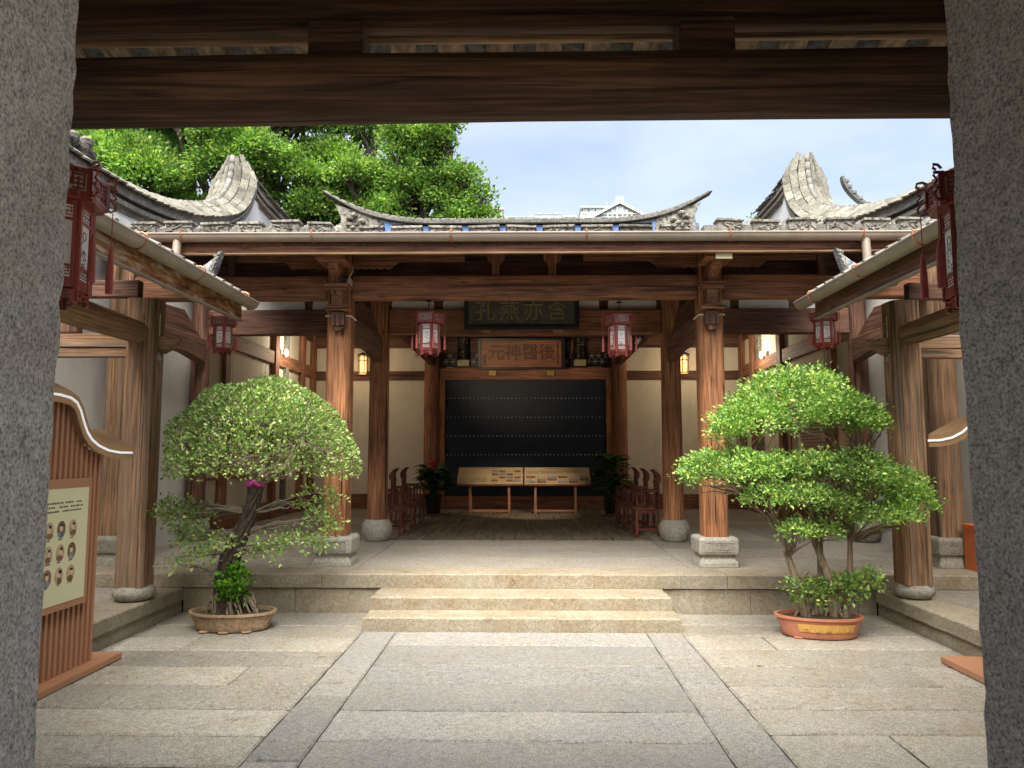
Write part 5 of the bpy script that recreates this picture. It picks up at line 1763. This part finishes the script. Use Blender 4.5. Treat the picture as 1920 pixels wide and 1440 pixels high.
# ================================================================== INFORMATION STANDS
def info_stand(s, zs):
    """slatted board along the gallery edge with a wave-shaped cap and lit edge; mirrored for the right side"""
    lab = ('slatted brown information stand with wave-shaped cap and cream portrait panel' if s < 0 else
           'brown information stand mostly hidden by the right granite jamb, only cap and foot showing')
    t = thing('information_stand', (s * 4.05, 5.6, 0), lab, 'information stand', 'wave-capped information stands')
    yc = 5.45                      # middle of the stand along the courtyard edge
    ye = 6.93 if s < 0 else 6.52
    MB().box(*sorted((s * 3.84, s * 4.21)), 2 * yc - 7.22, 7.22, 0.008, 0.065).build('foot', 'standwood', t, bevel=0.004, seg=1)
    back = MB().box(*sorted((s * 4.06, s * 4.10)), 2 * yc - ye, ye, 0.067, 1.90 * zs).build('back_board', 'standdark', t)
    half = [(7.34, 1.945), (7.12, 1.945), (6.92, 1.965), (6.76, 2.005), (6.64, 2.06), (6.56, 2.13), (6.50, 2.22), (6.45, 2.31), (6.39, 2.375), (6.30, 2.41), (6.15, 2.425), (yc, 2.43)]
    def cap_z(y):
        d_ = yc + abs(y - yc)
        return zs * float(np.interp(d_, [h[0] for h in half[::-1]], [h[1] for h in half[::-1]]))
    yy = ye - .035
    while yy > 2 * yc - ye:
        MB().box(*sorted((s * 3.965, s * 4.058)), yy, yy + .034, 0.067, cap_z(yy + .017) - .03).build('slat', 'standwood', t)
        yy -= .074
    # framed panel
    if s < 0:
        y0, y1, z0, z1 = 2 * yc - 6.74, 6.74, 0.62, 1.72
        MB().box(-3.962, -3.93, y0, y1, z0, z1).build('panel_frame', 'standwood', t, bevel=0.003, seg=1)
        sh = MB().box(-3.929, -3.925, y0 + .06, y1 - .055, z0 + .06, z1 - .08).build('panel_print', 'paper', t)
        tx = MB()
        rr = random.Random(9)
        scribble_lines(tx, lambda u, v: (-3.9235, 5.0 + u, 1.40 + v), 1.60, .14, 4, rr, .026, .18)
        # rows of captions under the portraits
        for r_, zc in enumerate((1.215, 1.025, 0.835)):
            for c_, yy in enumerate((6.47, 6.31, 6.15, 5.99, 5.83)):
                scribble_lines(tx, lambda u, v: (-3.9235, yy - .035 + u, zc + v - .012), .07, .03, 1, rr, .018, .15)
        tx.build('print_lines', 'ink', sh)
        for r_, zc in enumerate((1.30, 1.105, 0.915)):
            for c_, yy in enumerate((6.47, 6.31, 6.15, 5.99, 5.83)):
                def oval(cy, cz, ry_, rz_, x, mat, name, par):
                    vs = [(x, cy + ry_ * math.cos(k / 20 * 2 * math.pi), cz + rz_ * math.sin(k / 20 * 2 * math.pi)) for k in range(20)]
                    vs += [(x - .001, v[1], v[2]) for v in vs]
                    return MB().add(vs, [tuple(range(20)), tuple(range(20, 40))[::-1]] + [(k, (k + 1) % 20, 20 + (k + 1) % 20, 20 + k) for k in range(20)]).build(name, mat, par)
                ov = oval(yy, zc, .058, .072, -3.9225, ('sepia', 'brownpaper', 'sepia')[(r_ + c_) % 3], 'portrait', sh)
                rv = random.Random(r_ * 7 + c_)
                oval(yy + rv.uniform(-.008, .008), zc - .042, rv.uniform(.03, .044), rv.uniform(.022, .03), -3.9215, 'brownpaper' if (r_ + c_) % 3 != 1 else 'blueprint', 'portrait_coat', ov)
                oval(yy + rv.uniform(-.01, .01), zc + .012, rv.uniform(.017, .024), rv.uniform(.025, .032), -3.9205, 'pinkboard', 'portrait_face', ov)
                oval(yy + rv.uniform(-.012, .012), zc + .034, rv.uniform(.014, .026), rv.uniform(.008, .018), -3.9198, 'ink', 'portrait_hair', ov)
    # wave cap: thick band following the saddle curve
    half = [(7.34, 1.945), (7.12, 1.945), (6.92, 1.965), (6.76, 2.005), (6.64, 2.06), (6.56, 2.13), (6.50, 2.22), (6.45, 2.31), (6.39, 2.375), (6.30, 2.41), (6.15, 2.425), (yc, 2.43)]
    curve = half + [(2 * yc - y, z) for y, z in half[::-1][1:]]
    curve = [(y, z * zs) for y, z in curve]
    def band(d0, d1, x0, x1, name, mat, lift=0.0):
        P_ = [Vector((0, y, z)) for y, z in curve]
        a, b = [], []
        for i, p in enumerate(P_):
            tt = (P_[min(i + 1, len(P_) - 1)] - P_[max(i - 1, 0)]).normalized()
            nn = Vector((0, tt.z, -tt.y))
            a.append((p + nn * d0)); b.append((p + nn * d1))
        poly = [(q.y, q.z) for q in a] + [(q.y, q.z) for q in b[::-1]]
        n = len(poly)
        def back_lift(q):
            # the cap rises towards the gallery and flares at its ends
            return (yc + (q[0] - yc) * 1.07, q[1] + lift) if lift else q
        vs = [(x0, *(back_lift(q) if abs(x0) > abs(x1) else q)) for q in poly] + [(x1, *(back_lift(q) if abs(x1) > abs(x0) else q)) for q in poly]
        fs = []
        h = len(a)
        for i in range(h - 1):
            fs += [(i, i + 1, n - 2 - i, n - 1 - i), (n + i + 1, n + i, n + n - 1 - i, n + n - 2 - i)]
        fs += [(i, (i + 1) % n, n + (i + 1) % n, n + i) for i in range(n)]
        return MB().add(vs, fs).build(name, mat, t)
    cap = band(-.06, .06, *sorted((s * 3.90, s * 4.26)), 'cap', 'standcap', 0.17)
    band(-.008, .012, *sorted((s * 3.892, s * 3.901)), 'light_strip', 'led')
info_stand(-1, 1.0)
info_stand(1, 1.06)

# ================================================================== SMALL THINGS
ob = thing('orange_box', (5.75, 9.72, ZP), 'orange lettered box standing by the right outer plinth', 'box')
MB().box(5.62, 6.05, 9.60, 9.86, ZP, 1.0).build('box_body', 'orange', ob, bevel=0.008)
MB().box(5.605, 6.06, 9.585, 9.87, 1.0, 1.045).build('box_lid', 'orange', ob, bevel=0.006)
MB().box(5.617, 6.052, 9.596, 9.60, .742, .748).build('box_seam', 'standdark', ob)
lettering('主', 0.10, 'whiteprint', ob, (5.70, 9.597, .86), (R(90), 0, 0), 0.001)
lettering('出', 0.10, 'whiteprint', ob, (5.70, 9.597, .62), (R(90), 0, 0), 0.001)
MB().lathe((0, 0, 0), [(.035, 0), (.035, .003)], 16)
o = MB().lathe((0, 0, 0), [(.032, 0), (.032, .003)], 16).build('emblem', 'whiteprint')
o.location = (5.70, 9.597, .955); o.rotation_euler = (R(90), 0, 0)
adopt(o, ob)

ic = thing('door_intercom', (5.9, 12.05, 2.3), 'black intercom on the white wall behind the right gallery post', 'intercom')
MB().box(5.875, 5.919, 11.98, 12.12, 2.24, 2.52).build('intercom_body', 'black', ic, bevel=0.006)
MB().box(5.870, 5.875, 12.02, 12.08, 2.42, 2.48).build('intercom_screen', 'farglass', ic)
sw = thing('light_switch', (5.9, 12.05, 1.95), 'pale switch plate below the black intercom', 'switch')
MB().box(5.90, 5.919, 12.0, 12.12, 1.92, 2.14).build('switch_plate', 'silver', sw, bevel=0.004)
MB().box(5.893, 5.90, 12.03, 12.09, 1.96, 2.02).build('switch_rocker', 'black', sw)

sc_ = thing('security_camera', (-2.42, 9.8, 4.25), 'small security camera on the left front column', 'camera')
MB().tube([(-2.44, 9.90, 4.30), (-2.46, 9.66, 4.25)], 0.035, 14).build('camera_body', 'black', sc_, smooth=True)
MB().box(-2.66, -2.40, 9.84, 9.86, 4.165, 4.178).build('mount_arm', 'silver', sc_)
MB().tube([(-2.40, 9.86, 4.20), (-2.38, 9.85, 4.32), (-2.35, 9.86, 4.38), (-2.345, 9.88, 4.47)], 0.009, 6).build('cable', 'silver', sc_)
MB().box(-2.42, -2.37, 9.85, 9.98, 4.19, 4.30).build('bracket', 'silver', sc_, bevel=0.006)
nt = thing('paper_notice', (2.52, 9.0, 4.32), 'small pale notice card under the eave near the right front column', 'notice')
nc = MB().box(2.32, 2.52, 8.992, 9.0, 4.315, 4.378).build('notice_card', 'paper', nt)

def wall_board(s, y0, y1, z0, z1, label, red):
    t = thing('wall_board', (s * 5.9, (y0 + y1) / 2, z0), label, 'notice board', 'framed boards on the hall side walls')
    x = s * 5.83
    fr = MB()
    w = .05
    for (a, b, c, d) in ((y0, y1, z0, z0 + w), (y0, y1, z1 - w, z1), (y0, y0 + w, z0 + w, z1 - w), (y1 - w, y1, z0 + w, z1 - w)):
        fr.box(*sorted((x - s * .02, x + s * .02)), a, b, c, d)
    fr.build('board_frame', 'col_Z', t)
    sh = MB().box(*sorted((x - s * .003, x + s * .012)), y0 + w, y1 - w, z0 + w, z1 - w).build('board_print', 'pinkboard', t)
    tx = MB()
    rr = random.Random(int(y0 * 7))
    def place(u, v):
        return (x - s * .0045, (y0 + .15 + u), z0 + .25 + v)
    scribble_lines(tx, place, (y1 - y0) - .45, (z1 - z0) * .45, 8, rr, .04, .2)
    tx.build('print_lines', 'standdark', sh)
    if red:
        MB().box(*sorted((x - s * .006, x - s * .004)), y0 + .12, y0 + .34, z0 + .10, z0 + .32).build('red_seal', 'red', sh)
    fr2 = MB()
    for yy in (y0 + .03, y1 - .03):
        fr2.tube([(x, yy, z1), (x + s * .03, yy, 4.03)], .006, 5)
    fr2.build('hanging_wire', 'silver', t)
wall_board(-1, 13.05, 14.12, 1.45, 2.75, 'framed pink board nearest the courtyard on the left wall of the hall', False)
wall_board(-1, 14.65, 16.6, 1.45, 2.75, 'framed pink board second from the courtyard on the left wall of the hall', False)
wall_board(1, 13.05, 14.12, 1.75, 2.95, 'framed pink board nearest the courtyard on the right wall, red seal in its corner', True)
wall_board(1, 14.65, 16.6, 1.75, 2.95, 'framed pink board second from the courtyard on the right wall of the hall', True)
# ================================================================== BONSAI, LEFT: domed crown on a leaning trunk
def oval_pot(x, y, rx, ry, h, mat, parent, rim=0.03, rot=0.0):
    prof = [(.80, 0.0), (.84, .02), (.86, h * .3), (.93, h * .75), (.95, h - rim), (1.0, h - rim + .005), (1.0, h), (.93, h), (.92, h - .05)]
    m = MB().lathe((0, 0, 0), prof, 40, rx, ry)
    o = m.build('pot', mat, None, smooth=True)
    o.location = (x, y, 0.012)
    o.rotation_euler = (0, 0, rot)
    adopt(o, parent)
    s_ = MB().lathe((0, 0, h - .055), [(.92, 0), (.90, .02), (.3, .05), (.02, .06)], 32, rx, ry).build('soil', 'soil', None, smooth=True)
    s_.location = (x, y, 0.012)
    s_.rotation_euler = (0, 0, rot)
    adopt(s_, parent)
    return o

bl = thing('bonsai_tree', (-3.27, 8.45, 0), 'bonsai with clipped dome crown and leaning dark trunk in a weathered clay pot', 'bonsai')
pot = oval_pot(-3.27, 8.45, 0.485, 0.30, 0.195, 'claypot', bl)
for q in range(3):
    a = -2.2 + q * .62
    MB().lathe((-3.27 + .40 * math.cos(a), 8.45 + .24 * math.sin(a), 0.005), [(.05, 0), (.06, .012), (.04, .02)], 8).build('pot_foot', 'claypot', pot)
# trunk: a few strands twisted together
tb = MB()
spine = [(-3.30, 8.45, 0.17), (-3.33, 8.45, 0.36), (-3.35, 8.44, 0.58), (-3.31, 8.45, 0.82), (-3.20, 8.45, 1.06), (-3.12, 8.45, 1.28), (-3.07, 8.45, 1.46), (-3.05, 8.45, 1.62)]
rad = [.15, .13, .105, .095, .085, .072, .068, .085]
tb.tube(spine, rad, 14)
for k in range(9):
    ph = k / 9 * 2 * math.pi
    pth = []
    for i, (p, r_) in enumerate(zip(spine, rad)):
        an = ph + i * 0.55
        pth.append(Vector(p) + Vector((math.cos(an), math.sin(an), 0)) * r_ * 0.92)
    tb.tube(pth, [r_ * .34 for r_ in rad], 7)
tb.build('trunk', 'bark_dark', bl, smooth=True, sharp=70)
rt = MB()
rr = random.Random(21)
for i in range(34):
    an = rr.uniform(0, 2 * math.pi)
    p0 = Vector((-3.31 + .11 * math.cos(an), 8.45 + .10 * math.sin(an), rr.uniform(.32, .52)))
    p2 = Vector((-3.28 + rr.uniform(.16, .34) * math.cos(an), 8.45 + rr.uniform(.12, .2) * math.sin(an), .165))
    p1 = p0.lerp(p2, .5) + Vector((.03 * math.cos(an), .03 * math.sin(an), rr.uniform(-.02, .06)))
    rt.tube([p0, p1, p2], [.012, .014, .008], 6)
rt.build('aerial_roots', 'bark_pale', bl, smooth=True)
# branches and dome
top_ = Vector((-3.05, 8.45, 1.58))
br = MB()
DC = np.array([-2.99, 8.45, 1.86])
DR = np.array([1.06, 0.95, 0.92])
mains = []
for i in range(13):
    an = i / 13 * 2 * math.pi + rr.uniform(-.2, .2)
    el = rr.uniform(-.05, .9)
    tip = Vector(DC) + Vector((math.cos(an) * math.cos(el) * DR[0], math.sin(an) * math.cos(el) * DR[1], math.sin(el) * DR[2])) * .72
    if el < .25:
        tip.z = max(tip.z, 1.66)
    pth = wander(top_, tip, .07, 6, rr)
    br.tube(pth, [.040, .032, .026, .020, .015, .010], 7)
    mains.append(pth)
br.build('branches', 'bark_pale', bl, smooth=True)
tw = MB()
for i in range(330):
    d = sphere_dirs(1)[0]
    d[2] = abs(d[2]) - .12
    d /= np.linalg.norm(d)
    e = Vector(DC + d * DR * rr.uniform(.86, 1.0))
    if d[2] < .1:
        e.z = max(e.z, 1.60)
    ms_ = min((q for pth in mains for q in pth[2:]), key=lambda q: (q - e).length + rr.uniform(0, .25))
    tw.tube(wander(ms_, e, .09, 4, rr), [.009, .006, .004, .0025], 4, False)
tw.build('twigs', 'twig', bl)
n = 22000
d = sphere_dirs(n * 2)
d = d[d[:, 2] > -0.22][:n]
rad_ = 1.0 - 0.42 * rng.random(len(d)) ** 1.9
# thinner low on the front, where bare twigs show
keep = rng.random(len(d)) < np.clip(0.42 + 0.75 * (d[:, 2] + 0.12), 0.30, 1)
d, rad_ = d[keep], rad_[keep]
P_ = DC + d * DR * rad_[:, None] * (1 + 0.035 * np.sin(d[:, :1] * 9 + d[:, 2:] * 7))
P_[:, 2] = np.maximum(P_[:, 2], 1.56 + rng.random(len(d)) * .12 - .1 * (d[:, 0] > 0.5))
leaf_object('crown', P_, d + np.array([0, 0, .3]), 0.043, 'leaf_dome', bl, 0.58, 0.7)
# sparse lower branches
pads_l = [(-3.80, 8.42, 1.24, .30, .25, .15), (-3.98, 8.40, 1.34, .18, .2, .12), (-3.72, 8.38, 1.02, .24, .2, .12), (-2.36, 8.50, 1.42, .24, .2, .13), (-2.30, 8.45, 1.18, .2, .2, .13),
          (-2.52, 8.40, .98, .34, .22, .13), (-2.88, 8.35, .86, .26, .2, .10), (-3.62, 8.32, .82, .24, .2, .09), (-3.86, 8.30, .72, .12, .12, .06), (-3.35, 8.28, 1.02, .16, .12, .1)]
lb = MB()
for (cx, cy, cz, rx, ry_, rz_) in pads_l:
    st_ = min((Vector(p) for p in spine[2:7]), key=lambda q: abs(q.z - cz + .05))
    for q in range(5):
        e = (cx + rr.uniform(-rx, rx) * .8, cy + rr.uniform(-ry_, ry_) * .8, cz + rr.uniform(-.3, .5) * rz_)
        lb.tube(wander(st_, e, .08, 6, rr), [.018, .014, .011, .008, .005, .003], 5, False)
lb.build('lower_branches', 'twig', bl)
P_, N_2 = clumped_shell(pads_l, 62, .045, 9, -0.8, .5)
leaf_object('lower_foliage', P_, N_2, 0.052, 'leaf_dome', bl, 0.58, 0.7)
P_, N_2 = clumped_shell([(-3.23, 8.33, .50, .14, .11, .20)], 230, .035, 9, -0.9, .5)
leaf_object('ivy_clump', P_, N_2, 0.058, 'leaf_fern', bl, 0.75, 0.7)['kind'] = 'stuff'
rb_ = MB()
for i in range(16):
    an = i / 16 * 2 * math.pi
    rb_.lathe((-3.05 + .075 * math.cos(an), 8.42 + .07 * math.sin(an), 1.60 + rr.uniform(-.015, .025)), [(.01, -.02), (.026, -.008), (.026, .01), (.008, .022)], 7)
rb_.build('ribbon', 'pink', bl, smooth=True)

# ================================================================== BONSAI, RIGHT: layered pads on several pale stems
b2 = thing('bonsai_tree', (3.12, 8.25, 0), 'layered bonsai with flat leafy pads on pale stems in a red glazed pot', 'bonsai')
pot = oval_pot(3.12, 8.25, 0.455, 0.27, 0.215, 'terracotta', b2, 0.03, R(-9))
vs, fs = [], []
for zi, z in enumerate((.07, .155)):
    for k in range(15):
        a = R(-90 - 42 + 84 * k / 14 + 6)
        f = .875 + .075 * (z - .07) / .085
        vs.append((f * .455 * math.cos(a) * 1.012, f * .27 * math.sin(a) * 1.02, z))
for k in range(14):
    fs.append((k, k + 1, 15 + k + 1, 15 + k))
o = MB().add(vs, fs).build('glaze_panel', 'yellowglaze', None, smooth=True)
o.location = (3.12, 8.25, .012); o.rotation_euler = (0, 0, R(-9)); adopt(o, pot)
for i, chx in enumerate('明心庭乃云'):
    a = R(-90 - 30 + 60 * i / 4 + 6)
    f = .93
    q = lettering(chx, .062, 'yellowglaze', pot, (0, 0, 0), (0, 0, 0), .004)
    q.parent = None
    q.matrix_parent_inverse = Matrix.Identity(4)
    q.matrix_basis = Matrix.Translation((3.12, 8.25, .012)) @ Matrix.Rotation(R(-9), 4, 'Z') @ Matrix.Translation((f * .455 * math.cos(a), f * .275 * math.sin(a), .112)) @ Matrix.Rotation(a + math.pi / 2, 4, 'Z') @ Matrix.Rotation(R(82), 4, 'X')
    adopt(q, pot)
for a in (-2.5, -.7, 1.2, 2.2):
    f_ = MB().lathe((3.12 + .31 * math.cos(a), 8.25 + .16 * math.sin(a), 0.004), [(.055, 0), (.06, .012), (.05, .02)], 8).build('pot_foot', 'terracotta', pot)
stems = [[(2.98, 8.25, .2), (2.90, 8.22, .52), (2.80, 8.22, .82), (2.74, 8.22, 1.12), (2.62, 8.25, 1.45), (2.35, 8.25, 1.72)],
         [(3.14, 8.28, .2), (3.18, 8.30, .60), (3.20, 8.30, 1.0), (3.10, 8.30, 1.45), (3.0, 8.30, 1.85), (2.98, 8.28, 2.2)],
         [(3.26, 8.22, .2), (3.22, 8.20, .65), (3.10, 8.20, 1.0), (3.18, 8.20, 1.35), (3.35, 8.22, 1.6), (3.60, 8.22, 1.78)],
         [(3.40, 8.25, .2), (3.48, 8.28, .6), (3.50, 8.28, 1.0), (3.58, 8.28, 1.3), (3.8, 8.25, 1.5), (4.0, 8.25, 1.58)]]
radl = [(.055, .045, .038, .032, .026, .018), (.042, .034, .030, .030, .026, .02), (.05, .045, .036, .03, .026, .02), (.045, .032, .027, .024, .02, .016)]
m = MB()
for pth, r_ in zip(stems, radl):
    m.tube([Vector(p) + Vector((rr.uniform(-.012, .012), 0, 0)) for p in pth], r_, 10)
m.build('stems', 'bark_pale', b2, smooth=True)
rt = MB()
for i in range(40):
    bx_, by_ = rr.choice([(2.98, 8.24), (3.14, 8.26), (3.26, 8.22), (3.40, 8.25)])
    an = rr.uniform(0, 2 * math.pi)
    p0 = Vector((bx_, by_, rr.uniform(.30, .48)))
    p2 = Vector((bx_ + rr.uniform(.04, .13) * math.cos(an), by_ + rr.uniform(.03, .1) * math.sin(an), .185))
    rt.tube([p0, p0.lerp(p2, .5) + Vector((0, 0, .02)), p2], [.016, .016, .010], 6)
rt.build('roots', 'bark_pale', b2, smooth=True)
pads = [  # caps: top dome, middle tier, lower tier, small ones on the stems
    (2.95, 8.25, 2.36, .66, .52, .50), (2.45, 8.20, 2.20, .42, .36, .32), (3.45, 8.22, 2.24, .44, .38, .34), (2.22, 8.15, 2.12, .20, .22, .19), (3.72, 8.20, 2.20, .20, .22, .20),
    (2.20, 8.20, 1.66, .50, .40, .33), (1.90, 8.18, 1.70, .24, .26, .20), (2.62, 8.10, 1.68, .36, .28, .25),
    (3.10, 8.10, 1.72, .34, .28, .24), (3.50, 8.15, 1.66, .42, .34, .31), (3.90, 8.20, 1.48, .38, .34, .34), (4.15, 8.22, 1.36, .22, .26, .24),
    (2.60, 8.00, 1.44, .32, .24, .17), (2.95, 7.97, 1.42, .30, .22, .20), (3.28, 8.00, 1.34, .24, .20, .16), (3.62, 8.05, 1.22, .30, .24, .19), (3.95, 8.12, 1.24, .24, .22, .17),
    (2.84, 7.98, 1.10, .22, .16, .13), (3.10, 7.98, 1.10, .18, .14, .12)]
bb = MB()
for (cx, cy, cz, rx, ry_, rz_) in pads:
    cands = [Vector(p) for pth in stems for p in pth[2:] if p[2] < cz - .02]
    st_ = min(cands, key=lambda q: (q - Vector((cx, cy, cz - .3))).length)
    for q in range(11):
        e = (cx + rr.uniform(-rx, rx) * .85, cy + rr.uniform(-ry_, ry_) * .85, cz + rr.uniform(-.55, .35) * rz_)
        bb.tube(wander(st_, e, .06, 5, rr), [.017, .012, .009, .006, .003], 5, False)
bb.build('branches', plain('pad_branch', (0.17, 0.125, 0.085), 0.85, 0, .3, 14), b2)
P_, N_2 = clumped_shell(pads, 120, .04, 13, 0.02, .28)
leaf_object('crown', P_, N_2, 0.046, 'leaf_pad', b2, 0.55, 0.65)
P_, N_2 = clumped_shell([(3.02, 8.12, .46, .20, .14, .14), (3.30, 8.12, .50, .22, .14, .13), (3.55, 8.14, .56, .18, .14, .11), (3.62, 8.12, .66, .10, .1, .06), (2.88, 8.1, .52, .12, .1, .10)], 95, .04, 10, -0.7, .4)
leaf_object('base_foliage', P_, N_2, 0.055, 'leaf_pad', b2, 0.55, 0.7)

# ================================================================== TREES BEHIND
def big_tree(label, trunk, blobs, per_area, leafsize, limb_seed):
    t = thing('banyan_tree', (trunk[0], trunk[1], 0), label, 'tree', 'broad-leaved trees behind the hall')
    r_ = random.Random(limb_seed)
    tk = MB()
    base = Vector((trunk[0], trunk[1], 0))
    fork = base + Vector((.3, 0, trunk[2]))
    tk.tube([base, base.lerp(fork, .5) + Vector((.1, .1, 0)), fork], [.55, .45, .4], 12)
    for (cx, cy, cz, rx, ry_, rz_) in blobs:
        pth = wander(fork, (cx, cy, cz - rz_ * .2), .07, 6, r_)
        tk.tube(pth, [.28, .22, .17, .12, .08, .04], 7)
        for q in range(4):
            e = Vector((cx, cy, cz)) + Vector((r_.uniform(-rx, rx), r_.uniform(-ry_, ry_), r_.uniform(-rz_, rz_))) * .75
            tk.tube(wander(pth[4], e, .08, 4, r_), [.07, .05, .035, .015], 5, False)
    tk.build('trunk', 'bark_dark', t, smooth=True)
    P_, N_ = clumped_shell(blobs, per_area, .16, 20, -0.45, .35)
    leaf_object('crown', P_, N_, leafsize, 'leaf_tree', t, 0.62, 0.55)
def blobs_from(lst):
    out = []
    for (x, y, z, r0) in lst:
        for q in range(5):
            k = random.uniform(.32, .62)
            out.append((x + random.uniform(-.75, .75) * r0, y + random.uniform(-.6, .4) * r0, z + random.uniform(-.6, .6) * r0, r0 * k, r0 * k, r0 * k * random.uniform(.7, .9)))
    return out
big_tree('large dense green tree rising behind the left saddle wall', (-11.5, 27, 6.5), blobs_from([
    (-16.3, 26, 12.2, 2.0), (-14.2, 25.5, 12.8, 1.9), (-13.6, 25, 11.2, 1.7), (-15.2, 26, 10.4, 1.8), (-11.8, 25.5, 13.2, 1.8), (-12.2, 24.8, 11.0, 1.6), (-10.2, 25, 12.2, 1.7),
    (-9.8, 26, 14.0, 1.9), (-8.6, 25.5, 13.0, 1.7), (-10.6, 26.5, 10.2, 1.7), (-8.4, 25.2, 11.3, 1.6), (-13.0, 27, 14.8, 2.2), (-16.5, 27, 14.6, 2.3), (-9.2, 27, 15.6, 2.0), (-8.6, 26.4, 9.8, 1.5)]), 19.0, .14, 5)
big_tree('bright green tree reaching into the open sky above the hall ridge', (-5.2, 28, 6.0), blobs_from([
    (-6.9, 26, 12.4, 1.45), (-6.2, 26.5, 11.0, 1.4), (-7.0, 26.5, 10.2, 1.3), (-5.0, 26.5, 11.4, 1.2), (-3.9, 26, 12.7, 1.25), (-3.6, 26, 13.6, 1.1), (-4.0, 26, 14.6, 1.1), (-3.3, 26.2, 11.9, .95), (-4.9, 26, 10.3, 1.2),
    (-3.0, 26.4, 10.5, 1.0), (-2.2, 26, 11.3, .75), (-1.9, 26.2, 10.2, .8), (-6.9, 27, 14.0, 1.2), (-2.6, 26.8, 9.6, 1.2)]), 20.0, .135, 6)

# weed on the ridge near the right saddle wall
wd = thing('roof_weed', (4.95, 16.0, 6.0), 'small weed sprouting on the roof left of the right saddle wall', 'plant')
P_, N_2 = clumped_shell([(5.0, 16.2, 6.92, .18, .12, .2), (5.2, 16.2, 6.78, .16, .1, .16)], 60, .05, 6, -.9, .6)
leaf_object('foliage', P_, N_2, .09, 'leaf_tree', wd, .4, .7)
m = MB()
for q in range(5):
    m.tube([(5.08, 16.2, 6.0), (5.05 + q * .03, 16.2, 6.5), (4.95 + q * .07, 16.2, 6.9)], [.012, .010, .005], 5)
m.build('stalks', 'twig', wd)

# ================================================================== FAR BUILDINGS
fb = thing('apartment_building', (8.5, 84, 0), 'far cream building with gabled top floor and arched window above the ridge', 'building')
MB().box(5.6, 14.5, 80, 92, -1, 27.6).build('wall', 'concrete', fb)
MB().prism([(6.2, 27.0), (10.2, 29.25), (14.2, 27.0), (14.2, 27.0), (6.2, 27.0)], 1, 79.6, 80.4).build('gable_wall', 'concrete', fb)
for s in (-1, 1):
    MB().prism([(10.2, 29.15), (10.2, 29.42), (10.2 + s * 4.6, 26.95), (10.2 + s * 4.6, 26.65)], 1, 79.2, 80.8).build('gable_roof_slope', 'concrete', fb)
MB().prism([(9.75, 29.2), (9.85, 29.95), (10.55, 29.95), (10.65, 29.2)], 1, 79.3, 80.5).build('finial', 'concrete', fb)
MB().prism([(7.7, 27.5), (10.2, 28.95), (12.7, 27.5)], 1, 79.5, 79.62).build('window', 'farglass', fb)
for x, h in ((8.9, 28.2), (9.4, 28.5), (9.9, 28.8), (10.5, 28.8), (11.0, 28.5), (11.5, 28.2)):
    MB().box(x - .07, x + .07, 79.4, 79.49, 27.4, h).build('mullion', 'concrete', fb)
MB().box(8.0, 12.4, 79.38, 79.49, 27.95, 28.05).build('mullion', 'concrete', fb)
MB().box(6.1, 9.4, 81, 86, 27.9, 28.9).build('stair_tower', 'concrete', fb)
for i in range(4):
    MB().box(6.3 + i * .72, 6.9 + i * .72, 80.9, 81.0, 28.5, 29.1).build('window', 'farglass', fb)
MB().box(6.0, 9.5, 80.6, 86.2, 29.15, 29.3).build('flat_roof', 'fargreen', fb)
MB().tube([(9.2, 83, 29.3), (9.2, 83, 30.6)], .03, 5).build('antenna', 'silver', fb)
gh = thing('rooftop_glasshouse', (1.5, 82, 0), 'far low rooftop with glazed railings left of the gabled building', 'building')
MB().box(-4.2, 5.55, 80, 92, -1, 27.3).build('wall', 'concrete', gh)
for x0, x1, z1 in ((-2.5, .9, 27.98), (.9, 3.9, 28.3), ):
    n_ = int((x1 - x0) / .85)
    for i in range(n_):
        a = x0 + (x1 - x0) * i / n_
        b = x0 + (x1 - x0) * (i + 1) / n_
        MB().box(a + .05, b - .05, 80.1, 80.15, 27.3, z1 - .1).build('pane', 'farglass', gh)
        MB().box(a - .05, a + .05, 80.05, 80.2, 27.3, z1).build('frame_post', 'fargreen', gh)
    MB().box(x0, x1, 80.05, 80.25, z1 - .1, z1 + .05).build('frame_rail', 'fargreen', gh)
for x0, x1, z1 in ((3.95, 5.5, 27.95),):
    MB().box(x0, x1, 80.4, 84, 27.3, z1).build('roof_shed', 'farglass', gh)
    MB().box(x0 - .1, x1 + .05, 80.2, 84.2, z1, z1 + .15).build('shed_roof', 'fargreen', gh)
MB().box(-4.4, -2.6, 79.6, 84, 27.0, 28.6).build('stair_tower', 'concrete', gh)
MB().box(-4.6, -2.4, 79.4, 84.2, 28.6, 28.78).build('tower_roof', 'concrete', gh)
MB().prism([(-2.6, 28.2), (-2.6, 28.5), (-1.8, 27.4), (-2.2, 27.4)], 1, 80, 82).build('ramp', 'concrete', gh)
# a few fallen leaves on the paving
fl_me = MB().add([(-.02, 0, 0), (0, -.011, .004), (.025, 0, .001), (0, .011, .004)], [(0, 1, 2), (0, 2, 3)]).mesh('fallen_leaf')
fl_me.materials.append(M['leaf_dome'])
rr = random.Random(77)
for i in range(26):
    o = bpy.data.objects.new('fallen_leaf', fl_me)
    COL.objects.link(o)
    sx = rr.choice((-1, 1))
    o.location = (sx * rr.uniform(1.9, 3.9), rr.uniform(6.4, 8.2), 0.008)
    o.rotation_euler = (0, 0, rr.uniform(0, 6.28))
    adopt(o, ground)
